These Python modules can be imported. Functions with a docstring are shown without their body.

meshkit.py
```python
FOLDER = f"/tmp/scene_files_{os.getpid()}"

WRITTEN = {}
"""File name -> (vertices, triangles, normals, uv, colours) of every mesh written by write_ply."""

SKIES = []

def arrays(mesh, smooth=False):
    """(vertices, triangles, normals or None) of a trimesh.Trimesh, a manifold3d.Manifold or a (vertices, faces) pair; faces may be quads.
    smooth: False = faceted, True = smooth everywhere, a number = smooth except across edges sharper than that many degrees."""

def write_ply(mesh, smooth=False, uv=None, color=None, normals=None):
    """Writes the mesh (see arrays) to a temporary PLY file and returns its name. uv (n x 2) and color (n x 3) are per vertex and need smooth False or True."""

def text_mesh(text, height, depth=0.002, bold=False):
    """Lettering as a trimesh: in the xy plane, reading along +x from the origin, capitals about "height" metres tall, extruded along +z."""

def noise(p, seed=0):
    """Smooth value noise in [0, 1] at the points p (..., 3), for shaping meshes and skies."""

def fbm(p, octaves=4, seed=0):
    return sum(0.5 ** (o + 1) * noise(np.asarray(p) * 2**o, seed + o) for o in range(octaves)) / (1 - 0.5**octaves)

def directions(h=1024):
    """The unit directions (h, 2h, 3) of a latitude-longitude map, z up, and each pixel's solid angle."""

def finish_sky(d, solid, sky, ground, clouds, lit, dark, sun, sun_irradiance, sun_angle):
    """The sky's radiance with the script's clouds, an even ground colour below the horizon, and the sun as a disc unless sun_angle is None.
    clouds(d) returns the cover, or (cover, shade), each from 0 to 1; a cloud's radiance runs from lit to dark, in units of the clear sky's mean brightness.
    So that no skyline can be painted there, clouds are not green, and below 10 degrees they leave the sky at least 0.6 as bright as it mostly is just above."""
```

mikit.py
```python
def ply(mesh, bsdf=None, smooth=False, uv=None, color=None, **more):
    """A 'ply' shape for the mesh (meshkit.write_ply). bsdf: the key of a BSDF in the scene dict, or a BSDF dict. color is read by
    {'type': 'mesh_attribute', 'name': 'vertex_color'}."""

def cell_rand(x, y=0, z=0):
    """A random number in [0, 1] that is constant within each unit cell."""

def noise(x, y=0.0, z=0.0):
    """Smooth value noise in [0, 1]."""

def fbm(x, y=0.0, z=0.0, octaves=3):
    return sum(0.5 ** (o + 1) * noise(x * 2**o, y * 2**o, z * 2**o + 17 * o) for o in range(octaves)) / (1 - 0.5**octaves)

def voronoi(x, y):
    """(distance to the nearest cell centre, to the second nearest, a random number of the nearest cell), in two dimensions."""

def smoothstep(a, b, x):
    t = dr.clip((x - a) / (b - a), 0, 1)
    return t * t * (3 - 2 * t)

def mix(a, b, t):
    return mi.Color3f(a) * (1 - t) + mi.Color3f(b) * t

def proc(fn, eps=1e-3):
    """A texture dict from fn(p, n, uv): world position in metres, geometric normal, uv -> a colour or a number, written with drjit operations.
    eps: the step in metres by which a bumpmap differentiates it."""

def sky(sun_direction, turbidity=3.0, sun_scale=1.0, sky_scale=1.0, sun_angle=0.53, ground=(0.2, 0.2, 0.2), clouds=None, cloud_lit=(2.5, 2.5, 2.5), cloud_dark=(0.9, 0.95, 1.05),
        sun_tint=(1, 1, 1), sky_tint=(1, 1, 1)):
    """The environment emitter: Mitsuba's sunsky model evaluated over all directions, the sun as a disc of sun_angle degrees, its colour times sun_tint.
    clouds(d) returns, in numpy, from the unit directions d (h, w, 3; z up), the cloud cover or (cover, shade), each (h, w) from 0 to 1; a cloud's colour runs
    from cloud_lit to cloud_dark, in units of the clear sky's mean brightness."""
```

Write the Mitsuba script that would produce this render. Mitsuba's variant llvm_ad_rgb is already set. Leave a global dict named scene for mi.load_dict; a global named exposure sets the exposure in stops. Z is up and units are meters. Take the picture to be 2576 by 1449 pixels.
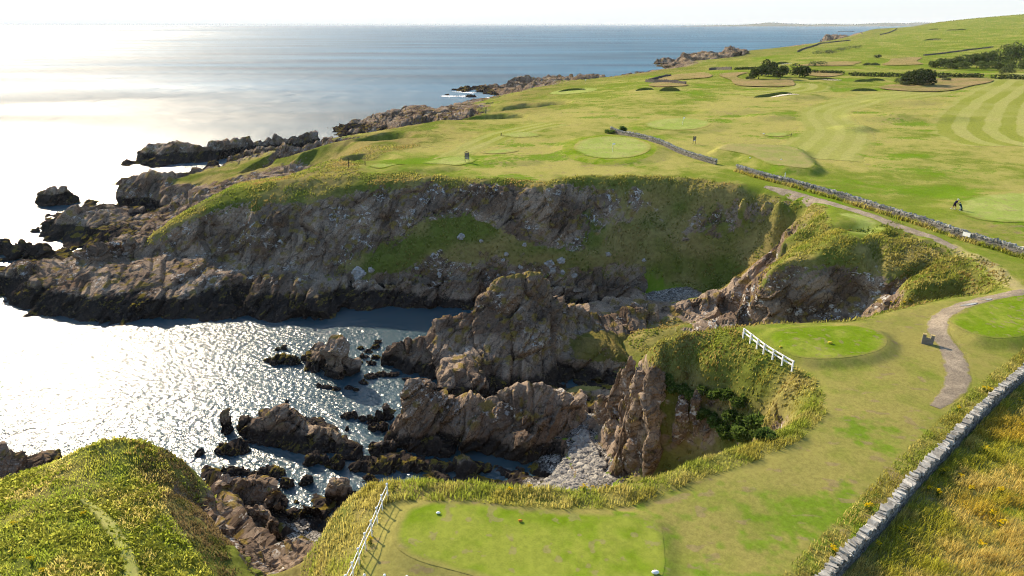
import math, numpy as np, trimesh, mitsuba as mi, drjit as dr, mikit, meshkit
from scipy.interpolate import LinearNDInterpolator
from scipy.ndimage import gaussian_filter
from scipy.spatial import cKDTree
from shapely.geometry import Polygon, LineString
from shapely import contains_xy, prepare
T = mi.ScalarTransform4f
rng = np.random.default_rng(7)
scene, labels = {}, {}

# ------------------------------------------------------------------ camera, sky, exposure
CAM_H, PITCH, FOC = 47.0, math.radians(21.15), 1717.0      # drone height over the sea; focal length for a 2576 px wide frame
scene['sea_air'] = {'type': 'homogeneous', 'albedo': .95, 'sigma_t': 1 / 28000.}
scene['camera'] = {'type': 'perspective', 'fov': 2 * math.degrees(math.atan(1288 / FOC)), 'fov_axis': 'x', 'near_clip': 1.0, 'far_clip': 60000.0,
    'medium': {'type': 'ref', 'id': 'sea_air'},
    'to_world': T().look_at([0, 0, CAM_H], [0, math.cos(PITCH), CAM_H - math.sin(PITCH)], [0, 0, 1])}
SUN_AZ, SUN_EL = math.radians(38), math.radians(28.5)
scene['sky'] = mikit.sky([-math.sin(SUN_AZ) * math.cos(SUN_EL), math.cos(SUN_AZ) * math.cos(SUN_EL), math.sin(SUN_EL)], turbidity=3.5, sky_scale=1.22,
    clouds=lambda d: np.clip(np.exp(-np.maximum(d[..., 2], 0) / 0.10) * 1.0, 0, 1), cloud_lit=(1.45, 1.50, 1.53), sun_tint=(1.0, 1.07, 1.20))
exposure = 2.62

# ------------------------------------------------------------------ surveying: sight lines of the drone turned into points of the place
def ray(u, v):
    a, b = (u - 1288) / FOC, (724.5 - v) / FOC
    return np.array([a, math.cos(PITCH) + b * math.sin(PITCH), -math.sin(PITCH) + b * math.cos(PITCH)])
def at(u, v, z):                       # the point at height z
    r = ray(u, v); t = (z - CAM_H) / r[2]
    return np.array([r[0] * t, r[1] * t, z])
def atd(u, v, y):                      # the point at distance y
    r = ray(u, v); t = y / r[1]
    return np.array([r[0] * t, y, CAM_H + r[2] * t])
def A(pts, z=None): return np.array([at(*p) if len(p) == 3 else at(*p, z) for p in pts])
def D(pts, y=None): return np.array([atd(*p) if len(p) == 3 else atd(*p, y) for p in pts])
def W(*pts): return np.array(pts, float)

def dense(pts, step=None):
    out = [pts[:1]]
    for a, b in zip(pts[:-1], pts[1:]):
        L = np.linalg.norm(b[:2] - a[:2]); s = step or max(1.2, 0.018 * a[1])
        n = max(1, int(L / s))
        out.append(a + (b - a) * (np.arange(1, n + 1) / n)[:, None])
    return np.vstack(out)

SURVEY = []                            # rows: x, y, z, rock (0 grass .. 1 bare rock), wild (0 mown .. 1 long grass), shingle
def line(pts, rock=0.0, wild=0.0, shingle=0.0, step=None):
    p = dense(np.asarray(pts, float), step) if len(pts) > 1 else np.asarray(pts, float)
    SURVEY.append(np.hstack([p, np.tile([rock, wild, shingle], (len(p), 1))]))
def spots(pts, rock=0.0, wild=0.0, shingle=0.0):
    p = np.asarray(pts, float); SURVEY.append(np.hstack([p, np.tile([rock, wild, shingle], (len(p), 1))]))
G = 20.0                               # height of the links above the sea

# --- the near links, tee 1 and the wall side
near_rim = A([(908,1220,18.6),(958,1212),(1022,1197),(1082,1203),(1195,1206),(1325,1219),(1499,1221),(1564,1212),(1629,1193),(1759,1141),(1846,1119),(1976,1063),(2045,998),(2050,954),(1998,928)], G)
line(near_rim, 0, 1)
line(near_rim[1:13] + W([0, -1.6, .1]), 0, .9)
line(near_rim[1:13] + W([0, -3.2, .1]), 0, 0.1)
line(A([(866,1258,18.),(828,1304,17.),(764,1394,14.8),(755,1446,13.8),(740,1540,13)]), .1, 1)
line(A([(975,1222),(940,1300),(900,1390),(860,1470),(800,1600)], G), 0, .9)
line(A([(1000,1232),(965,1310),(930,1400),(890,1480),(820,1620)], G + .1), 0, 0)
# foot of the near cliff, hidden from here
line(W([-15,38,11],[-8,41.5,11],[0,40.5,10],[8,39.6,10],[12,42,9],[15.5,44,9],[18.5,46.5,9.5],[20.5,48.5,11]), .9, .3)
line(W([-17,45,5],[-10,48,3],[0,47,2.5],[8,46,2.6],[13,46,3.4],[16,49,4.5],[19,50.5,7]), .3, .7, .2)
# shingle cove under tee 1
spots(A([(1500,1150,2.3),(1430,1180,1.7),(1390,1205,1.1),(1560,1190,3),(1545,1150,2.8),(1450,1110,2.3),(1500,1090,2.7),(1480,1070,2.6),(1440,1200,1.9),(1500,1205,2.4),(1350,1215,.7),(1530,1130,2.6),(1520,1160,2.5),(1540,1185,2.5)]), .5, 0, 1)
spots(A([(1494,1019,1.4),(1500,960,.2),(1530,990,1.2)]), 1, 0, .2)
spots(A([(1300,1200,.5),(1200,1190,.3),(1100,1190,.2),(1000,1200,-.3),(930,1215,-.4)]), 1, 0, 0)
# --- promontory beside tee 2
prom_far = D([(1585,898,60),(1598,881,60.5),(1637,859,61),(1672,841,61.3),(1716,826,61.2),(1802,822,60.6),(1859,815,60.4)])
line(prom_far, .15, .8)
line(A([(1859,815),(1993,806),(2157,801),(2205,783),(2292,762),(2366,743),(2470,730),(2511,718),(2522,703)], G), 0, .9)
line(A([(1859,820),(1993,814),(2157,808),(2205,790),(2292,769),(2366,750),(2490,735),(2540,715)], G + .05), 0, 0.2)
line(A([(2522,703),(2486,667),(2439,645),(2366,623),(2311,601),(2263,579),(2240,561),(2222,566)], G), 0, .9)
line(A([(2550,703),(2515,660),(2460,635),(2380,612),(2330,592),(2275,568)], G + .05), 0, .2)
line(D([(1588,925,59.9),(1592,960,59.9),(1590,1010,59.9),(1588,1060,59.9),(1580,1120,59.8),(1572,1200,59.6)]) + W([0.15,0,0]), 1, .1, step=.7)   # edge of the slab
line(A([(1488,1035,2.6),(1500,1080,2.6),(1545,1108,2.7),(1558,1150,2.7),(1570,1206,2.4)]), .6, 0, .8)
line(D([(1530,963,67.5),(1555,952,66),(1583,948,63)]), .6, .4)
line(D([(1508,1005,69.6),(1522,1040,68.4),(1545,1060,67.2),(1560,1080,65.4)]), .9, .3)
line(D([(1650,905,58.2),(1700,930,57.6),(1760,945,57.0),(1830,960,55.5),(1900,985,53),(1960,1000,50.5)]), .1, 1)
line(D([(1640,1000,58.0),(1690,1005,57.6),(1760,1010,56.6),(1830,1030,54.6),(1900,1060,51.5),(1940,1070,49.2)]), .34, .9)
line(D([(1620,1195,57.2),(1650,1185,57.0),(1710,1160,56.4),(1770,1130,55),(1830,1112,53),(1890,1090,50.5)]), .22, .9)
line(W([11.5,52,2.6],[14,52,3.5],[16.5,52,4.5],[19,51.5,6.5],[21,51,9]), .15, .9)
F2B = A([((2920 + x / 7.247) * .62891, (1290 + y / 7.247) * .62891) for x, y in [(300,90),(410,170),(615,325),(812,475),(1003,622),(1268,782),(1545,948),(1838,1112),(2000,1210)]], G + .85) * [1, 1, 0] + [0, 0, G]
line(F2B, 0, .5); line(F2B + W([-.8,-.7,-.35]), 0, 1); line(F2B + W([.9,.8,.05]), 0, 0)
line(D([(1865,875,57.4),(1918,912,55.0),(1972,955,51.6),(2015,990,48)]), 0, 1)
line(A([(1885,836),(1935,868),(1998,910),(2052,942),(2080,1000),(2010,1085),(1870,1135)], G), 0, .1)
# gully behind the promontory and under headland 2
line(W([12,69,2.2],[17,72,2.8],[24,73,3.6],[32,73,5.5],[42,72,9],[50,71,13]), .3, .9)
line(W([10,80,2.0],[17,79,2.6],[24,79,3.4],[32,79,5],[42,78,9],[52,75,13]), .3, .9)
# --- headland 2
h2_ridge = A([(1700,766,4.8),(1730,754,5.5),(1778,752,5.6),(1796,740,6.3),(1840,729,7),(1869,689,9.5),(1898,667,10.8),(1927,637,12.6),(1964,612,14.0),(2000,550,18.2),(2037,532,19.2),(2066,519,20)])
line(h2_ridge[:9], .75, .5); line(h2_ridge[8:], .3, .9)
line(h2_ridge[1:8] + W([.6,-1.3,-1.3]), .95, .2)
line(W([14,96,2.6],[22,96,3],[28,95,4],[33,93,5.5]), .35, .9)
line(D([(1640,832,92.5),(1607,852,91),(1564,889,89)]), .15, 1)
line(D([(1845,790,90),(1870,820,88)]), .9, .3)
line(D([(1953,659,89.4),(1990,650,89),(2040,652,88.4),(2110,650,87.4),(2183,658,86),(2260,680,83.2),(2280,703,80.6)]), .1, .9)
line(D([(1900,700,92.4),(1885,750,91.2),(1870,800,89.5)]), .6, .8)
line(D([(1960,705,88.3),(2040,700,87.6),(2110,700,86.6),(2200,712,85.0),(2262,735,82)]), .5, .8)
line(D([(1950,750,87.6),(2040,750,86.8),(2110,745,85.8),(2200,750,84.0)]), 1, .2)
line(D([(1950,800,87),(2040,800,86.0),(2110,795,85),(2180,785,82.4),(2238,765,79.5)]), .9, .3)
line(D([(2300,720,77.5),(2360,710,77),(2420,705,77)]), 0, 1)
line(D([(2010,610,97),(2090,598,96),(2160,602,93.5),(2240,615,91),(2330,640,87),(2400,670,83)]), 0, 1)
line(A([(2085,540),(2100,565),(2115,585),(2160,597),(2210,592),(2232,570)], 20.05), 0, .5)
line(A([(2090,530),(2110,555),(2126,575),(2160,587),(2200,582),(2222,566),(2200,545),(2150,528)], 20.15), 0, 0)
line(D([(2000,585,99),(2040,560,100.5),(2060,540,103)]), .2, .9)
# --- inner cove, its shingle and slopes
spots(A([(1620,745,1.6),(1660,752,2.2),(1700,735,2.6),(1640,735,2),(1690,750,2.4),(1730,738,3.2)]), 0, 0, 1)
spots(A([(1780,735,3.6),(1818,718,4),(1750,715,4),(1700,712,3.6)]), 0, .8, .1)
line(D([(1850,700,108),(1890,675,109.5),(1940,640,110),(1985,600,111),(2030,560,110.5)]), .05, 1)
spots(D([(1800,675,115.4),(1850,640,115),(1760,640,117),(1700,660,116.3),(1640,640,117.2),(1900,600,114),(1950,575,112),(1640,590,119.6),(1600,570,121.5)]), 0, 1)
line(D([(1700,600,119.2),(1780,590,118.6),(1850,580,117),(1920,560,115.2),(1980,545,112.6)]), .3, .9)
line(D([(1719,555,121),(1780,532,120.4),(1836,512,119.6),(1920,499,117.5),(2000,503,113.8),(2066,519,106.2)]), .1, .8)
line(D([(1735,572,120.2),(1800,545,119.5),(1850,528,118.8),(1925,516,116.8),(1990,520,113.3)]), .6, .7)
line(A([(1854,418),(1913,437),(1971,452),(2051,472),(2128,492),(2234,524),(2329,552),(2430,586),(2576,628)], G), 0, .1)
line(A([(1925,470),(2000,485),(2074,508),(2146,530),(2220,555),(2292,580),(2384,610)], G), 0, 0)
line(A([(1869,477),(1930,484),(2000,492),(2040,505),(2085,525),(2130,526)], G), 0, .35)
# --- far rim, ridge to the left
rim = D([(390,580,130),(430,555,130.3),(500,513,131),(545,492,131.5),(570,479,132),(660,459,132),(760,449,131.5),(830,443,131),(957,446,129.5),(1095,444,128.6)])
line(rim, 0, .6)
line(D([(392,588,128.5),(486,544,127.5),(538,518,128),(618,499,128),(655,492,128),(700,498,127),(763,509,125.6),(826,486,126.6),(880,473,127),(957,458,127.2),(1095,446,128)]), .2, 1)
line(A([(1095,444),(1178,454),(1230,452),(1300,456),(1373,466),(1408,450),(1477,445),(1580,445),(1685,447),(1780,455),(1854,469)], G), .1, .9)
line(A([(1095,438),(1178,446),(1300,449),(1373,457),(1408,444),(1477,439),(1685,441),(1860,463)], G + .05), 0, .3)
line(D([(1178,470,123.6),(1250,475,123),(1320,480,121),(1373,488,119),(1420,470,123.5)]), .75, .5)
line(D([(1480,458,126.8),(1600,462,126.4),(1700,466,125),(1800,478,121.3)]), .15, .9)
line(D([(1470,500,125),(1540,492,125.5),(1600,490,125.6)]), .6, .6)
line(D([(1650,500,125.4),(1720,500,124),(1800,500,121)]), .1, .9)
line(D([(1060,505,124.4),(1120,508,123.6),(1178,505,122.6),(1250,520,121.3),(1300,540,119.8),(1360,560,118.3),(1400,575,117.9),(1440,590,118.1)]), .95, .3)
line(D([(640,544,124),(622,572,122.5),(618,620,120.5)]), .5, .8)                                   # spur
line(D([(690,540,124.6),(760,545,124.4),(830,540,124.4),(900,535,123.8),(1000,530,123.2),(1067,525,122.8)]), .85, .4)
line(D([(440,600,127),(500,580,126.2),(560,570,126),(600,560,126)]), .85, .4)
line(D([(383,640,126),(410,640,125.5),(516,646,123.5),(592,652,122),(650,662,119),(729,668,117.5),(823,686,115.8)]), .75, .5)
line(D([(650,600,121),(729,600,120),(800,600,119.6)]), 1, .2)
line(D([(823,690,115.6),(904,662,118.2),(990,623,119.5),(1067,560,121.4),(1164,545,121.4),(1251,585,118.6),(1338,620,116.6),(1435,632,117.2),(1510,610,119),(1580,560,122),(1640,532,124.5)]), .3, .9)
line(D([(1180,555,120.6),(1251,597,117.9),(1338,632,116),(1435,645,116.4),(1520,640,117.4),(1600,620,119.5)]), 0, 1)
line(D([(1010,632,118.6),(1067,575,120.8),(1164,557,120.8),(1240,600,117.9)]), .05, 1)
line(D([(900,690,115.2),(960,670,116.4),(1030,640,118),(1100,590,119.4)]), .05, 1)
spots(D([(1100,600,118.6),(1180,620,117.4),(1000,650,117.2),(1300,650,116),(1420,670,115.4)]), 0, 1)
line(D([(834,699,114.6),(904,695,114.4),(1025,690,114.6),(1164,694,114.4),(1300,696,114.2),(1390,700,113.9),(1477,693,114.4),(1560,705,113.2),(1598,718,112.4)]), .5, .8)
line(D([(860,712,113.6),(1025,705,113.8),(1164,706,113.8),(1300,706,113.8),(1390,712,113.5),(1477,706,113.8),(1560,716,112.8)]), 1, .1)
line(A([(886,757),(960,757),(1095,756),(1200,757),(1300,758),(1456,760),(1540,758),(1590,752)], 0.05), 1, 0)
line(A([(886,757),(960,757),(1095,756),(1200,757),(1300,758),(1456,760),(1540,758)], 0.05) + W([0,-4,-1.2]), 1, 0)
line(D([(1500,745,108.5),(1560,748,108.5),(1600,752,107.5)]), 1, .1)
# --- platform of bare rock on the left
plat = A([(-60,735),(0,744),(60,775),(122,797),(208,808),(253,818),(288,811),(365,800),(437,806),(521,791),(590,781),(625,796),(700,806),(760,812),(833,806),(870,785),(886,760)], 0.0)
line(plat, 1, 0)
line(plat + W([0,-6,-2.2]), 1, 0)
line(D([(60,700,114),(130,730,111),(208,745,108.5),(300,750,108),(437,755,107.6),(521,750,108.3),(600,745,109),(700,755,108.6),(800,762,108)]), 1, 0)
line(D([(30,668,121),(100,680,118),(200,690,116),(300,690,115.5),(400,690,115.8),(500,690,115.5),(600,695,114),(680,690,114),(760,705,112.5),(830,725,111.5)]), 1, 0)
line(D([(320,640,128),(400,655,121.5),(500,660,120),(590,668,118),(650,680,116)]), .75, .5, .2)
line(A([(-80,690),(0,672,),(40,655),(82,641),(164,647),(200,640)], 0.0), 1, 0)
line(D([(0,690,118.5),(60,660,123),(120,655,123.5),(180,655,123.5)]), 1, 0)
line(D([(210,640,126.5),(300,620,128),(370,598,131)]), 1, .1)
# bay between, second mass of rock M2
line(A([(95,575),(98,585),(121,603),(150,606),(165,620),(200,640)], 0.0), 1, 0)
line(D([(104,545,157),(150,533,158),(182,512,158),(215,522,158.5),(262,531,159),(320,545,160)]), 1, 0)
line(D([(130,580,153.5),(180,575,153),(250,585,149),(320,600,145),(360,590,143)]), 1, 0)
line(D([(340,560,155),(380,560,152),(420,565,148),(450,548,146)]), 1, .1)
line(A([(95,575),(104,555),(150,537),(182,522),(262,537),(283,528)], 0.0) + W([0,2.5,0]), 1, 0)
# M3 and the second ridge
line(A([(283,524),(283,500),(292,460),(330,449),(400,446),(455,450),(520,440),(560,432)], 0.0) + W([0,3,0]), 1, 0)
line(D([(292,468,183),(304,434,184),(320,442,185),(349,428,186),(400,433,187),(430,440,187)]), 1, 0)
line(D([(290,515,180),(340,520,178),(400,525,173),(450,520,168),(500,500,160)]), 1, 0)
line(D([(310,480,182),(370,480,180.5),(430,490,177),(490,480,172),(540,470,165)]), 1, .1)
line(D([(455,448,187),(521,433,189),(590,424,190),(642,407,191),(695,397,190),(764,380,183)]), .1, .8)
line(D([(480,462,182),(560,445,182),(640,425,184),(720,405,183),(780,402,176),(835,405,168)]), .25, .9)
line(D([(560,470,172),(600,455,172),(680,440,172),(760,430,168),(820,425,163)]), .8, .5)
line(D([(600,462,150),(700,448,150),(800,435,152),(880,425,152)]), .4, .8)
line(A([(880,425),(840,400),(870,385),(930,380)], G), 0, .7)
spots(A([(950,420),(1000,400),(1100,420),(1200,425),(1350,430)], G), 0, .1)
# --- the long coast beyond
edge = D([(764,376,177),(816,362,181),(868,352,182),(940,336,192),(1010,321,201),(1080,306,214),(1150,293,226),(1220,285,236),(1290,279,242),(1330,274,250),(1300,262,285),(1285,245,340),(1350,222,385),(1420,207,430),(1500,200,460),(1580,189,520),(1650,178,600),(1720,170,680),(1790,160,760),(1850,150,830),(1830,130,1000),(1900,124,1060),(2000,116,1150),(2050,110,1250),(2120,98,1450),(2165,87,1700),(2209,71,1900),(2290,66,2000),(2340,54,2100),(2420,45,2200),(2548,33,2300),(2700,26,2400)])
line(edge, .1, .6)
coast = W([-64,246,0],[-50,252,0],[-62,262,0],[-40,275,0],[-60,300,0],[-85,332,0],[-60,345,0],[-40,380,0],[-20,430,0],[-28,460,0],[-10,480,0],[-20,510,0],[-45,540,0],[-20,560,0],[30,590,0],[90,640,0],[120,720,0],[170,800,0],[185,905,0],[230,960,0],[300,1050,0],[420,1250,0],[560,1500,0],[780,1840,0],[860,1950,0],[1050,2150,0],[1300,2350,0],[1600,2500,0])
line(coast, 1, 0)
line(A([(505,424),(450,420),(385,414),(316,407)], 0.0), 1, 0)
line(A([(503,424),(560,432)], 0.0), 1, 0)
line(W([-70,186,1],[-62,200,1.5],[-58,215,1.5],[-52,235,1]), 1, 0)
line(D([(560,415,200),(620,400,205),(700,380,205),(780,360,208),(850,345,215)]), .6, .4)
line(D([(330,390,249),(368,347,252),(417,357,254),(462,352,255),(500,362,252),(590,340,262),(660,342,266),(695,330,270),(747,332,272),(792,321,285)]), 1, 0)
line(D([(350,400,246),(440,405,240),(520,400,235),(600,380,232),(700,365,232),(790,350,236),(860,335,245)]), 1, .05)
line(D([(850,314,335),(859,302,336),(904,284,338),(974,271,340),(1026,263,345),(1081,275,350),(1137,262,360),(1180,257,390)]), 1, 0)
line(D([(840,335,320),(900,320,300),(970,305,290),(1060,290,290),(1130,280,300)]), 1, 0)
line(D([(2165,80,1900),(2190,72,1950)]), .8, .3)
# --- the hinterland
spots(A([(1900,250,20.5),(2200,260,20.5),(2500,260,20.5),(1600,240,20),(1500,300,20),(1800,330,20),(2200,350,20),(2500,400,20),(2400,520,20),(2570,500,20),(2200,470,20),(2000,440,20),(2570,640,20),(2570,760,20),(2500,900,20),(2300,900,20),(2200,1100,20),(2000,1300,20),(2000,1440,20),(2300,1440,20),(2570,1440,20),(1700,1300,20),(1400,1440,20),(1650,1440,20),(2570,1100,20),(2400,1200,20)]), 0, 0)
spots(A([(1930,195,22),(2100,195,22),(2305,207,21.5),(2500,205,22),(1700,205,20.5),(1800,185,22),(2576,185,24)]), 0, 0)
spots(D([(2000,165,470),(2150,160,500),(2300,150,520),(2450,170,420),(2576,150,520),(1900,140,640),(2050,130,720),(2200,125,800),(2350,125,760),(2500,110,800),(2100,105,1100),(2200,95,1250),(2300,100,1050),(2400,100,1000),(2576,85,1000),(2300,80,1500),(2400,72,1450),(2500,68,1350),(2700,60,1300),(2350,62,1900),(2450,52,1900),(2576,36,1950),(2750,25,2000)]), 0, .2)
spots(W([900,900,50],[900,500,35],[500,300,24],[400,120,21],[150,40,20],[200,0,20],[60,0,20],[0,0,20],[2200,1500,80],[2600,2600,95],[1200,300,40],[400,-60,20],[0,-60,20],[-12,20,20]), 0, .3)
# --- the grassy headland on the left
line(A([(0,1203,15.6),(70,1180,16.2),(139,1154,16.6),(208,1121,17),(271,1094,17.2),(320,1096,16.8),(358,1100,16.2),(417,1124,14.6),(486,1169,12.4),(504,1192,11.5)]), .05, .9)
line(A([(330,1203,16),(417,1226,15),(470,1262,14.6),(520,1320,14),(590,1384,13.2),(625,1449,13.2),(650,1540,13.2)]), .34, 1)
spots(A([(0,1300,17.3),(0,1380,18.1),(0,1449,18.8),(150,1230,17.1),(150,1300,17.5),(150,1380,18.0),(150,1449,18.4),(300,1230,16.5),(300,1300,16.8),(300,1380,17.1),(300,1449,17.4),(420,1300,15.4),(430,1380,15.8),(450,1449,16.0),(540,1449,14.6),(-120,1449,19.6),(0,1600,20),(300,1600,19),(500,1600,17)]), 0, .9)
line(A([(380,1170,12.5),(430,1200,10.5),(480,1215,8.5)]), .75, .6)
line(A([(500,1225,7),(540,1275,7),(580,1310,6.5),(640,1370,6),(690,1420,6.2),(740,1500,7)]), .85, .35)
line(A([(510,1205,.8),(560,1230,1.2),(620,1290,1.6),(680,1340,1.6),(720,1390,2.4),(750,1440,4.5)]), 1, .1)
line(A([(520,1195,-.3),(600,1215,0),(690,1270,-.2),(780,1300,-.1),(800,1320,.2)]), 1, 0)
spots(A([(760,1325,.7),(740,1350,1.1),(775,1340,.8)]), .5, 0, .8)
line(W([-50,52,6],[-40,53,5],[-32,54,4],[-25,56,2]), 1, .2)
line(W([-75,60,-1],[-50,63,-1],[-35,62,-1],[-26,64,-1]), 1, 0)
line(A([(-60,1100,6),(0,1115,6.2),(50,1122,5),(85,1145,2)]), 1, .2)
line(W([-70,40,18],[-60,20,20],[-60,0,20],[-60,-60,20]), 0, .9)
spots(W([-13.8,30,11.5],[-13.6,24,15],[-13.5,15,18.5],[-14.5,37,7]), .6, .7)
# sea bed
SEABED = []
gx, gy = np.meshgrid(np.arange(-420, 160, 9.0), np.arange(45, 900, 9.0)); SEABED.append(np.stack([gx.ravel(), gy.ravel()], 1))
gx, gy = np.meshgrid(np.arange(-440, 1800, 55.0), np.arange(600, 2900, 55.0)); SEABED.append(np.stack([gx.ravel(), gy.ravel()], 1))
SEABED = np.vstack(SEABED)
bay = np.vstack([[[-460, 58]], [[-75, 60]], A([(85,1150),(520,1190),(690,1268),(780,1298),(900,1215),(1000,1195),(1200,1180),(1440,960),(1480,905),(1450,800),(1440,762)], 0.)[:, :2], A([(1300,760),(1095,757)], 0.)[:, :2], plat[::-1, :2], A([(-80,690),(0,672),(82,641),(164,647),(165,620),(121,603),(95,575),(104,555),(182,522),(283,528),(283,500),(292,460),(400,446)], 0.)[:, :2] + [0, 2.5], [[-58,200],[-55,235],[-64,246]], coast[1:, :2], [[1700, 2900], [-460, 2900]]])
SEA = Polygon(bay).buffer(0); prepare(SEA)
deep = SEA.buffer(-5); prepare(deep)
sb = SEABED[contains_xy(deep, SEABED[:, 0], SEABED[:, 1])]
known = np.vstack(SURVEY)
sb = sb[cKDTree(known[:, :2]).query(sb)[0] > 4]
spots(np.c_[sb, np.full(len(sb), -3.5)], 1, 0)
known = np.vstack(SURVEY)
near, first = cKDTree(known[:, :2]).query(known[:, :2], k=2)[0][:, 1], None
survey = LinearNDInterpolator(known[:, :2] + rng.normal(0, 1e-4, (len(known), 2)), known[:, 2:])

# ------------------------------------------------------------------ the lie of the land on a graded grid
def graded(lo, a, b, hi, s, g):
    core = np.arange(a, b, s)
    def out(L):
        n = int(math.log(1 + L * (g - 1) / s) / math.log(g)) + 1
        return np.cumsum(s * g ** np.arange(1, n + 1))
    return np.concatenate([(core[0] - out(a - lo))[::-1], core, core[-1] + out(hi - b)])
GX, GY = graded(-400, -92, 72, 2300, 0.33, 1.032), graded(-20, 27, 135, 2650, 0.30, 1.013)
mx, my = np.meshgrid(GX, GY)
lay = survey(mx.ravel(), my.ravel()).reshape(len(GY), len(GX), 4)
far_fill = np.isnan(lay[..., 0]); sea_side = contains_xy(SEA, mx, my) | (mx < -300); lay[far_fill & ~sea_side] = [20, 0, .3, 0]; lay[far_fill & sea_side] = [-3.5, 1, 0, 0]
rock0 = lay[..., 1].copy()
soft = np.stack([gaussian_filter(lay[..., k], 3.0) for k in range(4)], -1)
slight = np.stack([gaussian_filter(lay[..., k], 1.2) for k in range(4)], -1)
sharp = np.stack([gaussian_filter(lay[..., k], .6) for k in range(4)], -1); out = np.clip((my - 140) / 40, 0, 1)[..., None]
slight = slight * (1 - out) + sharp * out
k = np.clip(soft[..., 1:2] * 1.6 + soft[..., 2:3] * .7, 0, 1)
lay = soft * (1 - k) + slight * k
Z, ROCK, WILD, SHING = (lay[..., i] for i in range(4))
P3 = np.stack([mx, my, Z], -1)
# rough ground rolls a little, mown ground hardly
Z = Z + WILD * (1 - ROCK) * (np.where(my < 48, .26, .55) * (meshkit.fbm(P3 * [.28, .28, 0], 4, 3) - .5) + 0.35 * (meshkit.fbm(P3 * [1.1, 1.1, 0], 3, 5) - .5))
Z = Z + (1 - WILD) * (1 - ROCK) * (1 - SHING) * (0.5 * (meshkit.fbm(P3 * [.05, .05, 0], 3, 9) - .5) + .16 * (meshkit.fbm(P3 * [.3, .3, 0], 3, 19) - .5))

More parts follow.
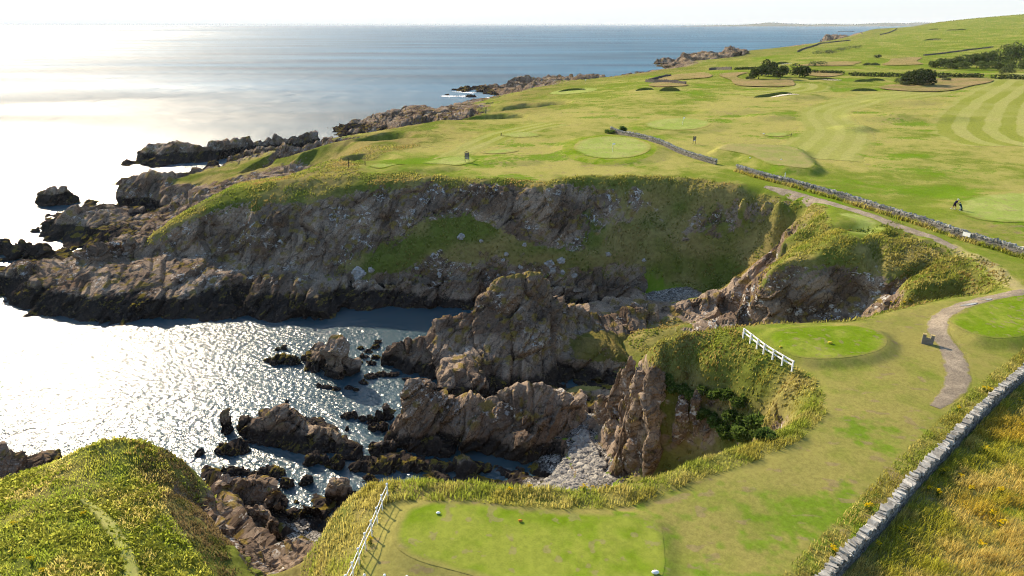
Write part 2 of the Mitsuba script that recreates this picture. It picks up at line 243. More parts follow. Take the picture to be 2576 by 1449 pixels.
def raise_ground(loop, h, bank):
    """Raised (or sunk) ground inside the loop, with banks of the given width."""
    global Z
    P = Polygon(loop[:, :2]).buffer(0); x0, y0, x1, y1 = P.buffer(bank).bounds
    m = (mx > x0) & (mx < x1) & (my > y0) & (my < y1)
    if not m.any(): return
    q = np.stack([mx[m], my[m]], 1); prepare(P)
    b = np.array([P.exterior.interpolate(t, True).coords[0] for t in np.linspace(0, 1, 400)])
    d = cKDTree(b).query(q)[0]; d = np.where(contains_xy(P, q[:, 0], q[:, 1]), 0, d)
    t = np.clip(1 - d / bank, 0, 1); Z[m] += h * t * t * (3 - 2 * t)
PLAT2 = A([(1635.2 + .3652 * x, .3652 * y) for x, y in [(480,1045),(545,1003),(950,1016),(1010,1032),(1128,1158),(1095,1174),(950,1163),(720,1103),(650,1073)]], 20.6)
raise_ground(PLAT2, 1.15, 3.2)
q6 = lambda pts: A([(1635.2 + .3652 * x, 440.2 + .3652 * y) for x, y in pts], G)
raise_ground(q6([(830,1140),(900,1105),(1100,1085),(1400,1075),(1550,1105),(1610,1160),(1590,1220),(1480,1262),(1200,1290),(1050,1280),(910,1225)]), .45, 1.7)
raise_ground(q6([(2060,1045),(2110,1005),(2250,940),(2400,890),(2600,830),(2750,900),(2650,1120),(2420,1160),(2250,1145),(2140,1102)]), .6, 2.2)
raise_ground(A([(817.6 + .3473 * x, 945.9 + .3473 * y) for x, y in [(500,1240),(520,1130),(600,1015),(720,955),(900,937),(1100,948),(1400,988),(1700,1012),(2050,1030),(2300,1050),(2400,1100),(2450,1250),(2450,1449),(2350,1600),(1500,1600),(900,1430),(600,1340)]], G), .22, 1.0)
def oval(u, v, a, b): return A([(u + a * math.cos(t), v + b * math.sin(t)) for t in np.arange(24) * math.pi / 12], G)
for u, v, a, b, h, bank in [(2146,327,22,3.5,1.1,5), (1540,378,112,31,.55,5), (1704,318,88,15,.6,6), (2550,528,150,36,.4,6), (1210,287,92,4,-3.4,4), (965,335,45,7,-3.2,4), (1318,250,38,7,-4.5,6), (1385,248,32,4,-3.5,5), (2010,250,30,2.5,1.2,8), (1830,285,40,2.5,.9,8), (2260,262,40,2.5,1.0,9), (2330,300,60,4,.8,8), (2200,300,40,3,.9,8), (1935,298,26,2.5,.8,6), (780,305,8,3,-2,4), (1280,405,50,5,.5,4), (1060,425,60,4,.7,4)]:
    raise_ground(oval(u, v, a, b), h, bank)
from scipy.interpolate import RegularGridInterpolator
def make_height():
    f = RegularGridInterpolator((GY, GX), Z, bounds_error=False, fill_value=20.0)
    return lambda x, y: f(np.stack([np.asarray(y, float), np.asarray(x, float)], -1))
height = make_height()

# ------------------------------------------------------------------ broken rock
def rotation(ax, deg):
    return trimesh.transformations.rotation_matrix(math.radians(deg), ax)[:3, :3]
BEDS = rotation([0, 1, 0], 48) @ rotation([0, 0, 1], 18)
def blocks(p, size, seed, stretch=(1, 2.6, 1.7)):
    """Offset of a jointed rock face: each block between the joints has its own tilt and its own step."""
    q = (p @ BEDS) / (size * np.asarray(stretch))
    base = np.floor(q).astype(np.int64)
    off = np.array(list(np.ndindex(3, 3, 3))) - 1
    best, d1 = np.full(len(q), 9.0), np.full(len(q), 9.0)
    val = np.zeros(len(q))
    def h(c, s):
        x = (c[:, 0] * 374761393 + c[:, 1] * 668265263 + c[:, 2] * 2147483647 + s * 982451653) & 0xFFFFFFFF
        x = ((x ^ (x >> 13)) * 1274126177) & 0xFFFFFFFF
        x = ((x ^ (x >> 15)) * 2246822519) & 0xFFFFFFFF
        return ((x ^ (x >> 16)) & 0xFFFFFF) / 16777215.0
    for o in off:
        c = base + o
        s = c + np.stack([h(c, seed + i) for i in (1, 2, 3)], 1)
        r = q - s
        d = (r ** 2).sum(1)
        m = d < best
        if m.any():
            d1 = np.where(m, best, np.minimum(d1, d))
            best[m] = d[m]
            cm, rm = c[m], r[m]
            tilt = np.stack([h(cm, seed + i) for i in (5, 6, 7)], 1) - .5
            val[m] = .65 * (h(cm, seed + 8) - .5) + 2.5 * (tilt * rm).sum(1)
        else:
            d1 = np.minimum(d1, d)
    gap = np.clip((np.sqrt(d1) - np.sqrt(best)) / .10, 0, 1)
    return val - .25 * (1 - gap)

def split_long(v, f, data, L):
    """Splits each edge longer than L (an array per vertex) at its middle, without cracks."""
    e = np.sort(f[:, [0, 1, 1, 2, 2, 0]].reshape(-1, 2), 1)
    key = e[:, 0].astype(np.int64) * len(v) + e[:, 1]
    uk, inv = np.unique(key, return_inverse=True)
    ue = np.stack([uk // len(v), uk % len(v)], 1)
    long = np.linalg.norm(v[ue[:, 0]] - v[ue[:, 1]], axis=1) > np.minimum(L[ue[:, 0]], L[ue[:, 1]])
    mid = np.full(len(ue), -1); mid[long] = len(v) + np.arange(long.sum())
    a, b = ue[long].T
    v2, data2, L2 = np.vstack([v, (v[a] + v[b]) / 2]), np.vstack([data, (data[a] + data[b]) / 2]), np.concatenate([L, (L[a] + L[b]) / 2])
    m = mid[inv].reshape(-1, 3)                                   # middles of edges 01, 12, 20
    n = (m >= 0).sum(1)
    out = [f[n == 0], np.c_[f, m][n == 3][:, [[0, 3, 5], [3, 1, 4], [5, 4, 2], [3, 4, 5]]].reshape(-1, 3)]
    for r in range(3):                                            # roll so that the special edge comes first
        fr, mr = np.roll(f, -r, 1), np.roll(m, -r, 1)
        s = (n == 1) & (mr[:, 0] >= 0)
        out.append(np.c_[fr, mr][s][:, [[0, 3, 2], [3, 1, 2]]].reshape(-1, 3))
        s = (n == 2) & (mr[:, 2] < 0)                             # edges 01 and 12 are split
        out.append(np.c_[fr, mr][s][:, [[3, 1, 4], [0, 3, 4], [0, 4, 2]]].reshape(-1, 3))
    return v2, np.vstack(out), data2, L2

def vnormals(v, f):
    n = np.zeros_like(v); c = np.cross(v[f[:, 1]] - v[f[:, 0]], v[f[:, 2]] - v[f[:, 0]])
    for k in range(3): np.add.at(n, f[:, k], c)
    return n / np.maximum(np.linalg.norm(n, axis=1, keepdims=True), 1e-12)

def crag(v, n, rock, scale=1.0, seed=0):
    """Breaks the surface up where it is rock."""
    m = rock > .03
    p = v[m]
    d = 1.1 * scale * blocks(p, 4.2 * scale, 11 + seed) + .62 * scale * blocks(p, 2.1 * scale, 37 + seed, (.5, 2.6, 2.6)) + .20 * scale * blocks(p, .85 * scale, 71 + seed, (.5, 2.4, 1.8))
    out = v.copy(); out[m] += n[m] * (d * rock[m])[:, None]
    return out

v = np.stack([mx, my, Z], -1).reshape(-1, 3)
idx = np.arange(len(v)).reshape(mx.shape)
q = np.stack([idx[:-1, :-1], idx[:-1, 1:], idx[1:, 1:], idx[1:, :-1]], -1).reshape(-1, 4)
q = q[(v[q, 2].max(1) > -1.6)]
f = np.vstack([q[:, [0, 1, 2]], q[:, [0, 2, 3]]])
data = np.stack([ROCK, WILD, SHING], -1).reshape(-1, 3)
slope = vnormals(v, f)[:, 2]
seen = (v[:, 1] < 150) & (v[:, 1] > 36)
L = np.where((data[:, 0] > .25) & (slope < .8) & seen, .5, 1e9); L[(data[:, 0] > .4) & (v[:, 1] >= 150) & (v[:, 1] < 420)] = 1.2
for _ in range(2): v, f, data, L = split_long(v, f, data, L)
nv = vnormals(v, f)
rocky = np.clip(data[:, 0] * 1.5 - .25, 0, 1) * np.clip((1.05 - nv[:, 2]) / .25 + .35, 0, 1)
fars = 1 + np.clip((v[:, 1] - 160) / 200, 0, 3)
v2 = v.copy()
m = v[:, 1] < 165
v2[m] = crag(v[m], nv[m], rocky[m])
m = ~m & (rocky > .03)
for lo, hi, sc in ((165, 420, 1.5), (420, 3000, 3.0)):
    s = m & (v[:, 1] >= lo) & (v[:, 1] < hi)
    if s.any(): v2[s] = crag(v[s], nv[s], rocky[s], sc)
v = v2
fr = data[f][:, :, 0].mean(1)
is_rock = fr > .42
def sub(fm):
    used = np.unique(fm); re = np.full(len(v), -1); re[used] = np.arange(len(used))
    return v[used], re[fm], data[used]

# ------------------------------------------------------------------ materials
def proc(fn, eps=1e-3): return mikit.proc(fn, eps)
noise, fbm, voronoi, cell_rand, sst, mix = mikit.noise, mikit.fbm, mikit.voronoi, mikit.cell_rand, mikit.smoothstep, mikit.mix
def turf(p):
    a = fbm(p.x * .055, p.y * .055, 0., 4); b = fbm(p.x * .35 + 9, p.y * .35, 0., 3); c = noise(p.x * 5, p.y * 5, 0.); d = fbm(p.x * 1.3 + 20, p.y * 1.3, 0., 3)
    dry = sst(.38, .70, a * .50 + b * .32 + d * .18 + .12 * sst(75., 170., p.y) - .16 * sst(220., 420., p.y) + .07 * (1 - sst(55., 75., p.y)))
    col = mix((.145, .190, .024), mix((.250, .228, .066), (.325, .300, .090), sst(60., 140., p.y)), dry)
    lush = sst(.58, .70, fbm(p.x * .08 + 40, p.y * .12 + 7, 0., 3) * .75 + .25 * d)
    col = mix(col, (.118, .205, .012), lush * .85)
    scuff = sst(.66, .76, fbm(p.x * .9 + 60, p.y * 1.6, 0., 3)) * sst(.55, .62, a)
    col = mix(col, (.24, .18, .10), scuff * .6)
    return col * (.80 + .20 * c + .20 * noise(p.x * 14, p.y * 14, 0.))
def wildgrass(p):
    a = fbm(p.x * .16, p.y * .16, p.z * .16, 3); b = noise(p.x * 2.3, p.y * 2.3, p.z * 2.3); c = noise(p.x * 7, p.y * 7, p.z * 7)
    col = mix((.115, .135, .026), (.235, .195, .070), sst(.35, .65, a))
    return col * (.6 + .45 * b + .35 * c)
def stone(p, n):
    a = fbm(p.x * .22, p.y * .22, p.z * .22, 3); b = fbm(p.x * 1.7, p.y * 1.7, p.z * 1.7, 3); c = noise(p.x * 6, p.y * 6, p.z * 6)
    col = mix((.128, .092, .067), (.290, .222, .164), sst(.3, .7, a))
    col = mix(col, (.19, .12, .075), sst(.60, .78, fbm(p.x * .5 + 5, p.y * .5, p.z * .5, 2)) * .6)
    bed = (p.x * .64 + p.y * .2 - p.z * .72) * 1.5
    seam = dr.abs(noise(bed * 1.3 + 1.2 * b, p.y * .25, p.z * .25) - .5); joint = dr.abs(fbm(p.x * .8 + 3, p.y * .8, p.z * .55, 2) - .5)
    col = col * (.42 + .58 * sst(.0, .045, seam)) * (.5 + .5 * sst(.0, .022, joint))
    lich = sst(.56, .66, b * .7 + c * .3) * sst(.50, .66, fbm(p.x * .3 + 7, p.y * .3, p.z * .3, 2)) * sst(2.5, 5., p.z)
    col = mix(col, (.45, .44, .41), lich * .9)
    moss = sst(.58, .70, fbm(p.x * .9 + 31, p.y * .9, p.z * .9 + 8, 2)) * sst(1.8, 3.5, p.z) * sst(-.1, .5, n.z)
    col = mix(col, (.20, .145, .03), moss * .75)
    tide = 1 - sst(1.3, 2.0, p.z - 1.8 * sst(-10., -30., p.x) * sst(95., 105., p.y) + 1.0 * (b - .5) + 1.2 * (a - .5))
    kelp = sst(.52, .62, fbm(p.x * .8 + 11, p.y * .8, p.z * .8, 2)) * sst(.55, .9, n.z)
    col = mix(col, mix((.030, .025, .023), (.13, .10, .018), kelp), tide * .95)
    return col * (.7 + .6 * c)
def shingle(p):
    d1, d2, w = voronoi(p.x * 2.6, p.y * 2.6)
    return mi.Color3f(.30, .28, .25) * (.45 + .9 * w) * sst(.0, .25, d2 - d1)
def land(p, n, uv):
    rock = uv.x; wild = uv.y
    g = mix(turf(p), wildgrass(p), sst(.25, .7, wild + .25 * (noise(p.x * 1.3, p.y * 1.3, 0.) - .5)))
    ledge = rock + .5 * (fbm(p.x * .7, p.y * .7, p.z * .7, 3) - .5) + (.55 - .33 * wild) * (.72 - n.z)
    return mix(g, stone(p, n), sst(.36, .46, ledge))
def land_shingle(p, n, uv):
    return mix(stone(p, n), shingle(p), sst(.3, .6, uv.x))
def diffuse(tex): return {'type': 'twosided', 'bsdf': {'type': 'diffuse', 'reflectance': tex}}
scene['land_look'] = diffuse(proc(land))
scene['shore_look'] = diffuse(proc(land_shingle))

def structure(key, label=None): labels[key] = {'kind': 'structure', **({'label': label} if label else {})}
fs = data[f][:, :, 2].mean(1)
shore = (fs > .4) & (vnormals(v, f)[f][:, :, 2].mean(1) > .86)
for key, sel, sm, cols in (('ground', ~is_rock & ~shore, True, (0, 1)), ('cliff', is_rock & ~shore, False, (0, 1)), ('shingle_beach', shore, False, (2, 0))):
    a, b, c = sub(f[sel])
    scene[key] = mikit.ply((a, b), 'shore_look' if key == 'shingle_beach' else 'land_look', smooth=sm, uv=c[:, cols])
structure('ground', 'green and straw coloured golf links above the cliffs')
structure('cliff', 'grey brown jointed sea cliffs and rock ledges round the coves')
structure('shingle_beach', 'pale pebble beaches at the heads of the coves')
print('terrain triangles', len(f))

# ------------------------------------------------------------------ sea
def waves(p, n, uv):
    warp = 1.6 * fbm(p.x * .05, p.y * .05, 0., 2)
    x = p.x * .8 + p.y * .6; y = -p.x * .6 + p.y * .8
    calm = 1 - .65 * sst(250., 1500., p.y); swell = sst(120., 500., p.y) * (.9 * noise(p.x * .035 + warp * .3, p.y * .10, 2.) + .35 * noise(p.x * .11, p.y * .30, 4.))
    swell = swell + sst(200., 500., p.y) * 1.3 * noise(p.x * .10 + warp, p.y * .06, 9.)
    return swell + calm * (.13 * noise(x * .20 + warp, y * .42, 0.) + .095 * noise(x * .85 + warp, y * 1.5, 3.) + .105 * noise(p.x * 2.3, p.y * 3.0 + warp, 5.) + .036 * noise(p.x * 7.3, p.y * 8.1, 7.))
def wind(p, n, uv):
    streak = dr.lerp(fbm(p.x * .006, p.y * .012, 0., 3), fbm(p.x * .0004, p.y * .0016, 0., 2), sst(200., 900., p.y))
    return dr.lerp(.24 + .10 * streak, .56 + .10 * sst(.35, .65, streak) + .12 * fbm(p.x * .004 + 9, p.y * .016, 0., 3), sst(130., 420., p.y))
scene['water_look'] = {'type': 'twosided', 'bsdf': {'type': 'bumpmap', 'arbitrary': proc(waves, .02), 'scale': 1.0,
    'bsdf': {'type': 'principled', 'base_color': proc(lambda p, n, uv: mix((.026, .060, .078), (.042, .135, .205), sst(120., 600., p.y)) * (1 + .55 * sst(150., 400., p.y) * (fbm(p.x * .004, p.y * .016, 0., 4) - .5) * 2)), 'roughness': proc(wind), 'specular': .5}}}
sx = np.array([-40000, 40000.]); sy = np.array([-200, 40000.])
sv = np.array([[a, b, 0.] for b in sy for a in sx])
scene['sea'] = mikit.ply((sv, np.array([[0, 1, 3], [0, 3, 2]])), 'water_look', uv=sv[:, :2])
foam_ = proc(lambda p, n, uv: mi.Color3f(.75, .77, .78) * (.7 + .5 * noise(p.x * 1.5, p.y * 1.5, 0.)))
structure('sea', 'blue sea glittering in the low sun')
# low land on the far side of the water, and the air that fades it
cx_ = np.linspace(3600, 11500, 80); cz_ = (18 + 95 * meshkit.fbm(np.c_[cx_ * .0011, cx_ * 0, cx_ * 0], 4, 3)) * np.clip((cx_ - 3500) / 2600, .05, 1)
cv = np.vstack([np.c_[cx_, 15000 + 0 * cx_, -1 + 0 * cx_], np.c_[cx_, 15600 + 0 * cx_, cz_], np.c_[cx_, 16600 + 0 * cx_, -1 + 0 * cx_]]); ci = np.arange(79)
scene['distant_coast'] = mikit.ply((cv, np.vstack([np.stack([o + ci, o + ci + 1, o + 81 + ci, o + 80 + ci], 1) for o in (0, 80)])), {'type': 'twosided', 'bsdf': {'type': 'diffuse', 'reflectance': {'type': 'rgb', 'value': [.08, .09, .05]}}}, smooth=True)
structure('distant_coast', 'faint low coast across the water on the horizon')
hz = np.array([[-41000, -400, -6], [41000, 41000, 125.]])
scene['haze'] = {'type': 'cube', 'to_world': T().translate([float(x) for x in hz.mean(0)]).scale([float(x) for x in (hz[1] - hz[0]) / 2]), 'bsdf': {'type': 'null'}, 'interior': {'type': 'ref', 'id': 'sea_air'}}
labels['haze'] = {'label': 'thin sea haze over the links and water', 'category': 'haze', 'kind': 'stuff'}

# ------------------------------------------------------------------ helpers for things
import re
import manifold3d as m3
def number(key):
    if key not in labels and key not in scene and not any(k.startswith(key + '__') for k in scene): return key
    i = 1
    while f'{key}_{i:03d}' in labels or f'{key}_{i:03d}' in scene: i += 1
    return f'{key}_{i:03d}'
def thing(key, label, category, group=None):
    key = number(key)
    labels[key] = {'label': label, 'category': category, **({'group': group} if group else {})}
    return key
COUNT = {}
def part(owner, name, mesh, bsdf, smooth=False, label=None, kind=None, to_world=None, uv=None):
    base = f'{owner}__{name}'; n = COUNT.get(base, 0); COUNT[base] = n + 1
    key = base if n == 0 else f'{base}_{n:03d}'
    d = dict(mesh) if isinstance(mesh, dict) else mikit.ply(mesh, bsdf, smooth=smooth, uv=uv)
    if to_world is not None: d['to_world'] = to_world
    scene[key] = d
    if label or kind: labels[key] = {**({'label': label} if label else {}), **({'kind': kind} if kind else {})}
    return key
def single(key, mesh, bsdf, label, category, group=None, smooth=False, to_world=None):
    key = thing(key, label, category, group)
    d = dict(mesh) if isinstance(mesh, dict) else mikit.ply(mesh, bsdf, smooth=smooth)
    if to_world is not None: d['to_world'] = to_world
    scene[key] = d
    return key
def join(ms):
    vs, fs, n = [], [], 0
    for m in ms:
        a, b = (m.vertices, m.faces) if hasattr(m, 'vertices') else m
        vs.append(np.asarray(a, float)); fs.append(np.asarray(b) + n); n += len(a)
    return np.vstack(vs), np.vstack(fs)
BOXF = np.array([[0,2,1],[0,3,2],[4,5,6],[4,6,7],[0,1,5],[0,5,4],[1,2,6],[1,6,5],[2,3,7],[2,7,6],[3,0,4],[3,4,7]])
def box(c, s, R=np.eye(3), jit=0.0, rg=None):
    b = np.array([[-1,-1,-1],[1,-1,-1],[1,1,-1],[-1,1,-1],[-1,-1,1],[1,-1,1],[1,1,1],[-1,1,1]], float) * .5
    b = b * np.asarray(s)
    if jit: b = b + rg.uniform(-jit, jit, b.shape) * np.asarray(s)
    return b @ R.T + np.asarray(c), BOXF
def frame(d, up=(0, 0, 1)):
    d = np.asarray(d, float); d = d / np.linalg.norm(d)
    y = np.cross(up, d); y /= np.linalg.norm(y)
    return np.stack([d, y, np.cross(d, y)], 1)
def beam(a, b, w, h, up=(0, 0, 1)):
    a, b = np.asarray(a, float), np.asarray(b, float)
    return box((a + b) / 2, [np.linalg.norm(b - a), w, h], frame(b - a, up))
def tube(pts, r, n=8):
    pts = np.asarray(pts, float); r = np.broadcast_to(r, (len(pts),))
    vs, fs = [], []
    for i, p in enumerate(pts):
        d = pts[min(i + 1, len(pts) - 1)] - pts[max(i - 1, 0)]
        R = frame(d, (0, 0, 1) if abs(d[2]) < .9 * np.linalg.norm(d) else (1, 0, 0))
        a = np.arange(n) * 2 * np.pi / n
        vs.append(p + r[i] * (np.cos(a)[:, None] * R[:, 1] + np.sin(a)[:, None] * R[:, 2]))
    for i in range(len(pts) - 1):
        for k in range(n):
            q = [i * n + k, i * n + (k + 1) % n, (i + 1) * n + (k + 1) % n, (i + 1) * n + k]
            fs += [[q[0], q[1], q[2]], [q[0], q[2], q[3]]]
    vs = np.vstack(vs + [pts[:1], pts[-1:]]); m = len(pts) * n
    for k in range(n): fs += [[m, (k + 1) % n, k], [m + 1, m - n + k, m - n + (k + 1) % n]]
    return vs, np.array(fs)
def tone(rgb, amount=.25, scale=6.0):
    r, g, b = rgb
    return diffuse(proc(lambda p, n, uv: mi.Color3f(r, g, b) * (1 - amount + 2 * amount * noise(p.x * scale, p.y * scale, p.z * scale))))
def ground(u, v):
    """Where the sight line meets the land."""
    r = ray(u, v); t = np.concatenate([np.arange(24, 400, .5), np.arange(400, 3500, 4.)])
    p = np.array([0, 0, CAM_H]) + t[:, None] * r
    gap = p[:, 2] - height(p[:, 0], p[:, 1]); i = int(np.argmax(gap < 0))
    if i == 0:
        print('sight line misses the land', u, v); i = int(np.argmin(gap)); q = p[i].copy(); q[2] -= gap[i]; return q
    a, b = t[i - 1], t[i]
    for _ in range(20):
        m = (a + b) / 2; q = np.array([0, 0, CAM_H]) + m * r
        if q[2] < height(q[0], q[1])[()] if np.ndim(height(q[0], q[1])) == 0 else q[2] < height(q[0], q[1])[0]: b = m
        else: a = m
    q = np.array([0, 0, CAM_H]) + b * r
    return q
def hgt(x, y): return float(np.ravel(height(x, y))[0])
def grounds(pts): return np.array([ground(*p) for p in pts])
from scipy.interpolate import splprep, splev
def smooth_loop(p, n=80, closed=True):
    p = np.asarray(p, float)[:, :2]
    if closed: p = np.vstack([p, p[:1]])
    tck, _ = splprep(p.T, s=0, per=closed, k=3 if len(p) > 3 else 2)
    return np.stack(splev(np.linspace(0, 1, n), tck), 1)
def r2(x, y): return 817.6 + .3473 * x, .3473 * y
def r3(x, y): return 1635.2 + .3652 * x, .3652 * y
def r6(x, y): return 1635.2 + .3652 * x, 440.2 + .3652 * y
def r7(x, y): return .3473 * x, 945.9 + .3473 * y
def r8(x, y): return 817.6 + .3473 * x, 945.9 + .3473 * y
def r9(x, y): return 1635.2 + .3652 * x, 945.9 + .3652 * y
def s2(x, y): return 566 + .3038 * x, 817.6 + .3038 * y
def s4(x, y): return 1572.3 + .1736 * x, 62.9 + .1736 * y
def s5(x, y): return 2012.5 + .2187 * x, .2187 * y
def ell(u, v, a, b, n=28): return [(u + a * math.cos(t), v + b * math.sin(t)) for t in np.arange(n) * 2 * np.pi / n]

# ------------------------------------------------------------------ looks of the links
def mown(light, dark, edge=.5):
    def fn(p, n, uv):
        a = fbm(p.x * .30, p.y * .30, 0., 3); b = noise(p.x * 4, p.y * 4, 0.); d = fbm(p.x * 1.1 + 5, p.y * 1.1, 0., 3)
        col = mix(dark, light, sst(.36, .64, a * .7 + d * .3))
        col = mix(col, (.26, .205, .11), sst(.66, .74, fbm(p.x * 1.6 + 33, p.y * 1.6, 0., 3)) * .5) * (.82 + .20 * b + .16 * noise(p.x * 13, p.y * 13, 0.))
        return mix(turf(p), col, sst(.0, edge, uv.x + edge * (d - .5)))
    return diffuse(proc(fn))
scene['tee_look'] = mown((.235, .270, .042), (.140, .215, .012))
scene['green_look'] = mown((.315, .345, .105), (.255, .315, .072), 1.6)
def tarmac(p, n, uv):
    d = fbm(p.x * 1.4, p.y * 1.4, 0., 3); g = noise(p.x * 11, p.y * 11, 0.)
    col = mix((.225, .188, .142), (.315, .262, .196), sst(.35, .65, d * .6 + fbm(p.x * .3, p.y * .3, 0., 2) * .4)) * (.75 + .5 * g)
    col = mix(col, (.13, .11, .09), (1 - sst(.0, .008, dr.abs(fbm(p.x * .5 + 8, p.y * .5, 0., 2) - .5))) * .45)
    return mix(col, turf(p) * .9, sst(.72, .98, dr.abs(uv.x) + .5 * (d - .5)))
scene['path_look'] = diffuse(proc(tarmac))
def stripes(p, n, uv):
    s = sst(-.25, .25, dr.sin(uv.x * 2 * math.pi + .8 * (noise(p.x * .1, p.y * .1, 0.) - .5)))
    a = fbm(p.x * .12, p.y * .12, 0., 3)
    col = mix(mix((.330, .315, .110), (.290, .310, .080), a), (.195, .225, .028), s * (.25 + .45 * sst(.35, .65, fbm(p.x * .05 + 3, p.y * .05, 0., 3)))) * (.85 + .3 * noise(p.x * 3, p.y * 3, 0.))
    return mix(col, turf(p), sst(.70, 1., dr.abs(uv.y) + .25 * (noise(p.x * .4, p.y * .4, 0.) - .5)))
scene['track_look'] = diffuse(proc(lambda p, n, uv: mix(mix((.30, .285, .10), (.30, .25, .13), fbm(p.x * .9, p.y * .9, 0., 3)) * (.85 + .3 * noise(p.x * 9, p.y * 9, 0.)), turf(p), sst(.45, 1., dr.abs(uv.x) + .5 * (noise(p.x, p.y, 0.) - .5)))))
scene['striped_look'] = diffuse(proc(stripes))
scene['straw_look'] = diffuse(proc(lambda p, n, uv: mix((.30, .225, .105), (.225, .20, .07), sst(.4, .65, fbm(p.x * .12, p.y * .3, 0., 3))) * (.75 + .5 * noise(p.x * 1.5, p.y * 3, 0.))))
scene['straw_tee_look'] = mown((.30, .27, .105), (.24, .26, .075), .8)
scene['sand_look'] = tone((.62, .55, .42), .08)
scene['white_paint'] = {'type': 'twosided', 'bsdf': {'type': 'principled', 'base_color': proc(lambda p, n, uv: mix((.80, .80, .78), (.62, .60, .54), sst(.62, .8, fbm(p.x * 5, p.y * 5, p.z * 5, 3)))), 'roughness': .45}}
scene['dark_wood'] = tone((.055, .042, .032), .3, 9)
scene['bark'] = tone((.10, .075, .05), .3, 4)

def sheet(key, loop, look, lift=.03, step=None, label=None, uv=None):
    """Ground cover: a sheet that follows the land."""
    key = number(key)
    P = Polygon(loop).buffer(0); prepare(P)
    x0, y0, x1, y1 = P.bounds
    step = step or max(.3, .012 * y0)
    xs, ys = np.arange(x0, x1 + step, step), np.arange(y0, y1 + step, step)
    X, Y = np.meshgrid(xs, ys); q = np.stack([X.ravel(), Y.ravel()], 1)
    inner = P.buffer(-step * .4); q = q[contains_xy(inner, q[:, 0], q[:, 1])]
    b = dense(np.c_[np.vstack([loop, loop[:1]]), np.zeros(len(loop) + 1)], step)[:-1, :2]
    q = np.vstack([q, b])
    from scipy.spatial import Delaunay
    tri = Delaunay(q).simplices
    c = q[tri].mean(1); tri = tri[contains_xy(P.buffer(.01), c[:, 0], c[:, 1])]
    a = q[tri]; area = (a[:, 1, 0] - a[:, 0, 0]) * (a[:, 2, 1] - a[:, 0, 1]) - (a[:, 1, 1] - a[:, 0, 1]) * (a[:, 2, 0] - a[:, 0, 0])
    tri = np.where(area[:, None] < 0, tri[:, ::-1], tri); tri = tri[np.abs(area) > 1e-7]
    z = height(q[:, 0], q[:, 1]) + lift
    near_edge = cKDTree(dense(np.c_[np.vstack([loop, loop[:1]])[:, :2], np.zeros(len(loop) + 1)], step * .3)[:, :2]).query(q)[0]
    scene[key] = mikit.ply((np.c_[q, z], tri), look, smooth=True, uv=np.c_[near_edge, near_edge])
    structure(key, label)
    return key
def ribbon(key, pts, half, look, lift=.03, label=None, band=None, kind=True):
    """A strip of ground cover along a line; uv.x counts mowing bands across it."""
    key = number(key)
    c = smooth_loop(pts, max(20, int(np.linalg.norm(np.diff(np.asarray(pts)[:, :2], axis=0), axis=1).sum() / max(.5, .012 * pts[0][1]))), closed=False)
    d = np.gradient(c, axis=0); d /= np.linalg.norm(d, axis=1, keepdims=True); nrm = np.stack([-d[:, 1], d[:, 0]], 1)
    half = np.interp(np.linspace(0, 1, len(c)), np.linspace(0, 1, len(np.atleast_1d(half))), np.atleast_1d(half))
    m = 25 if band else 7
    s = np.linspace(-1, 1, m)
    wob = .12 * (meshkit.fbm(np.c_[c * .5, c[:, 0] * 0], 3, 4) - .5)
    q = c[:, None] + nrm[:, None] * ((half + half * wob)[:, None] * s)[..., None]
    z = height(q[..., 0], q[..., 1]) + lift * (1 - .8 * (np.abs(s) > .99))
    i = np.arange(len(c) * m).reshape(len(c), m)
    f = np.stack([i[:-1, :-1], i[1:, :-1], i[1:, 1:], i[:-1, 1:]], -1).reshape(-1, 4)[:, ::-1]
    uv = np.stack([np.broadcast_to(s * (half[:, None] / band if band else 1.), q.shape[:2]), np.broadcast_to(s, q.shape[:2])], -1).reshape(-1, 2)
    scene[key] = mikit.ply((np.concatenate([q, z[..., None]], -1).reshape(-1, 3), f), look, smooth=True, uv=uv)
    structure(key, label)
    return key

# tees and greens
tee1 = A([r8(*p) for p in [(500,1240),(520,1130),(600,1015),(720,955),(900,937),(1100,948),(1400,988),(1700,1012),(2050,1030),(2300,1050),(2400,1100),(2450,1250),(2450,1449),(2350,1600),(1500,1600),(900,1430),(600,1340)]], G)
sheet('tee_box', smooth_loop(tee1, 140), 'tee_look', .02, .35, 'nearest mown tee, beside the white pipe fence')
sheet('tee_box', smooth_loop(A([r6(*p) for p in [(810,1135),(900,1098),(1100,1078),(1400,1068),(1550,1100),(1620,1160),(1600,1225),(1480,1268),(1200,1298),(1050,1288),(900,1230)]], G), 90), 'tee_look', .02, .4, 'mown tee beside the white post and rail fence')
sheet('tee_box', smooth_loop(A([r6(*p) for p in [(1275,262),(1430,262),(1540,300),(1622,350),(1600,395),(1480,414),(1370,400),(1400,350),(1340,300)]], G + .1), 80), 'green_look', .02, .6, 'pale mown tee on the headland below the tarmac path')
sheet('tee_box', smooth_loop(A([r6(*p) for p in [(2050,1040),(2110,1000),(2250,935),(2400,885),(2600,825),(2750,900),(2650,1120),(2420,1168),(2250,1150),(2130,1105)]], G), 90), 'tee_look', .02, .5, 'bright mown tee at the right beside the bend of the path')
sheet('putting_green', smooth_loop(A(ell(1533, 381, 122, 36), G), 90), 'tee_look', .04, 1.0, 'fringe round the round green by the wall')
sheet('putting_green', smooth_loop(A(ell(1540, 378, 97, 28), G), 90), 'green_look', .10, 1.0, 'round pale green with a flag, left of the near end of the wall')
sheet('putting_green', smooth_loop(A(ell(1704, 318, 84, 15), G), 80), 'green_look', .08, 1.2, 'pale green behind the far end of the stone wall')
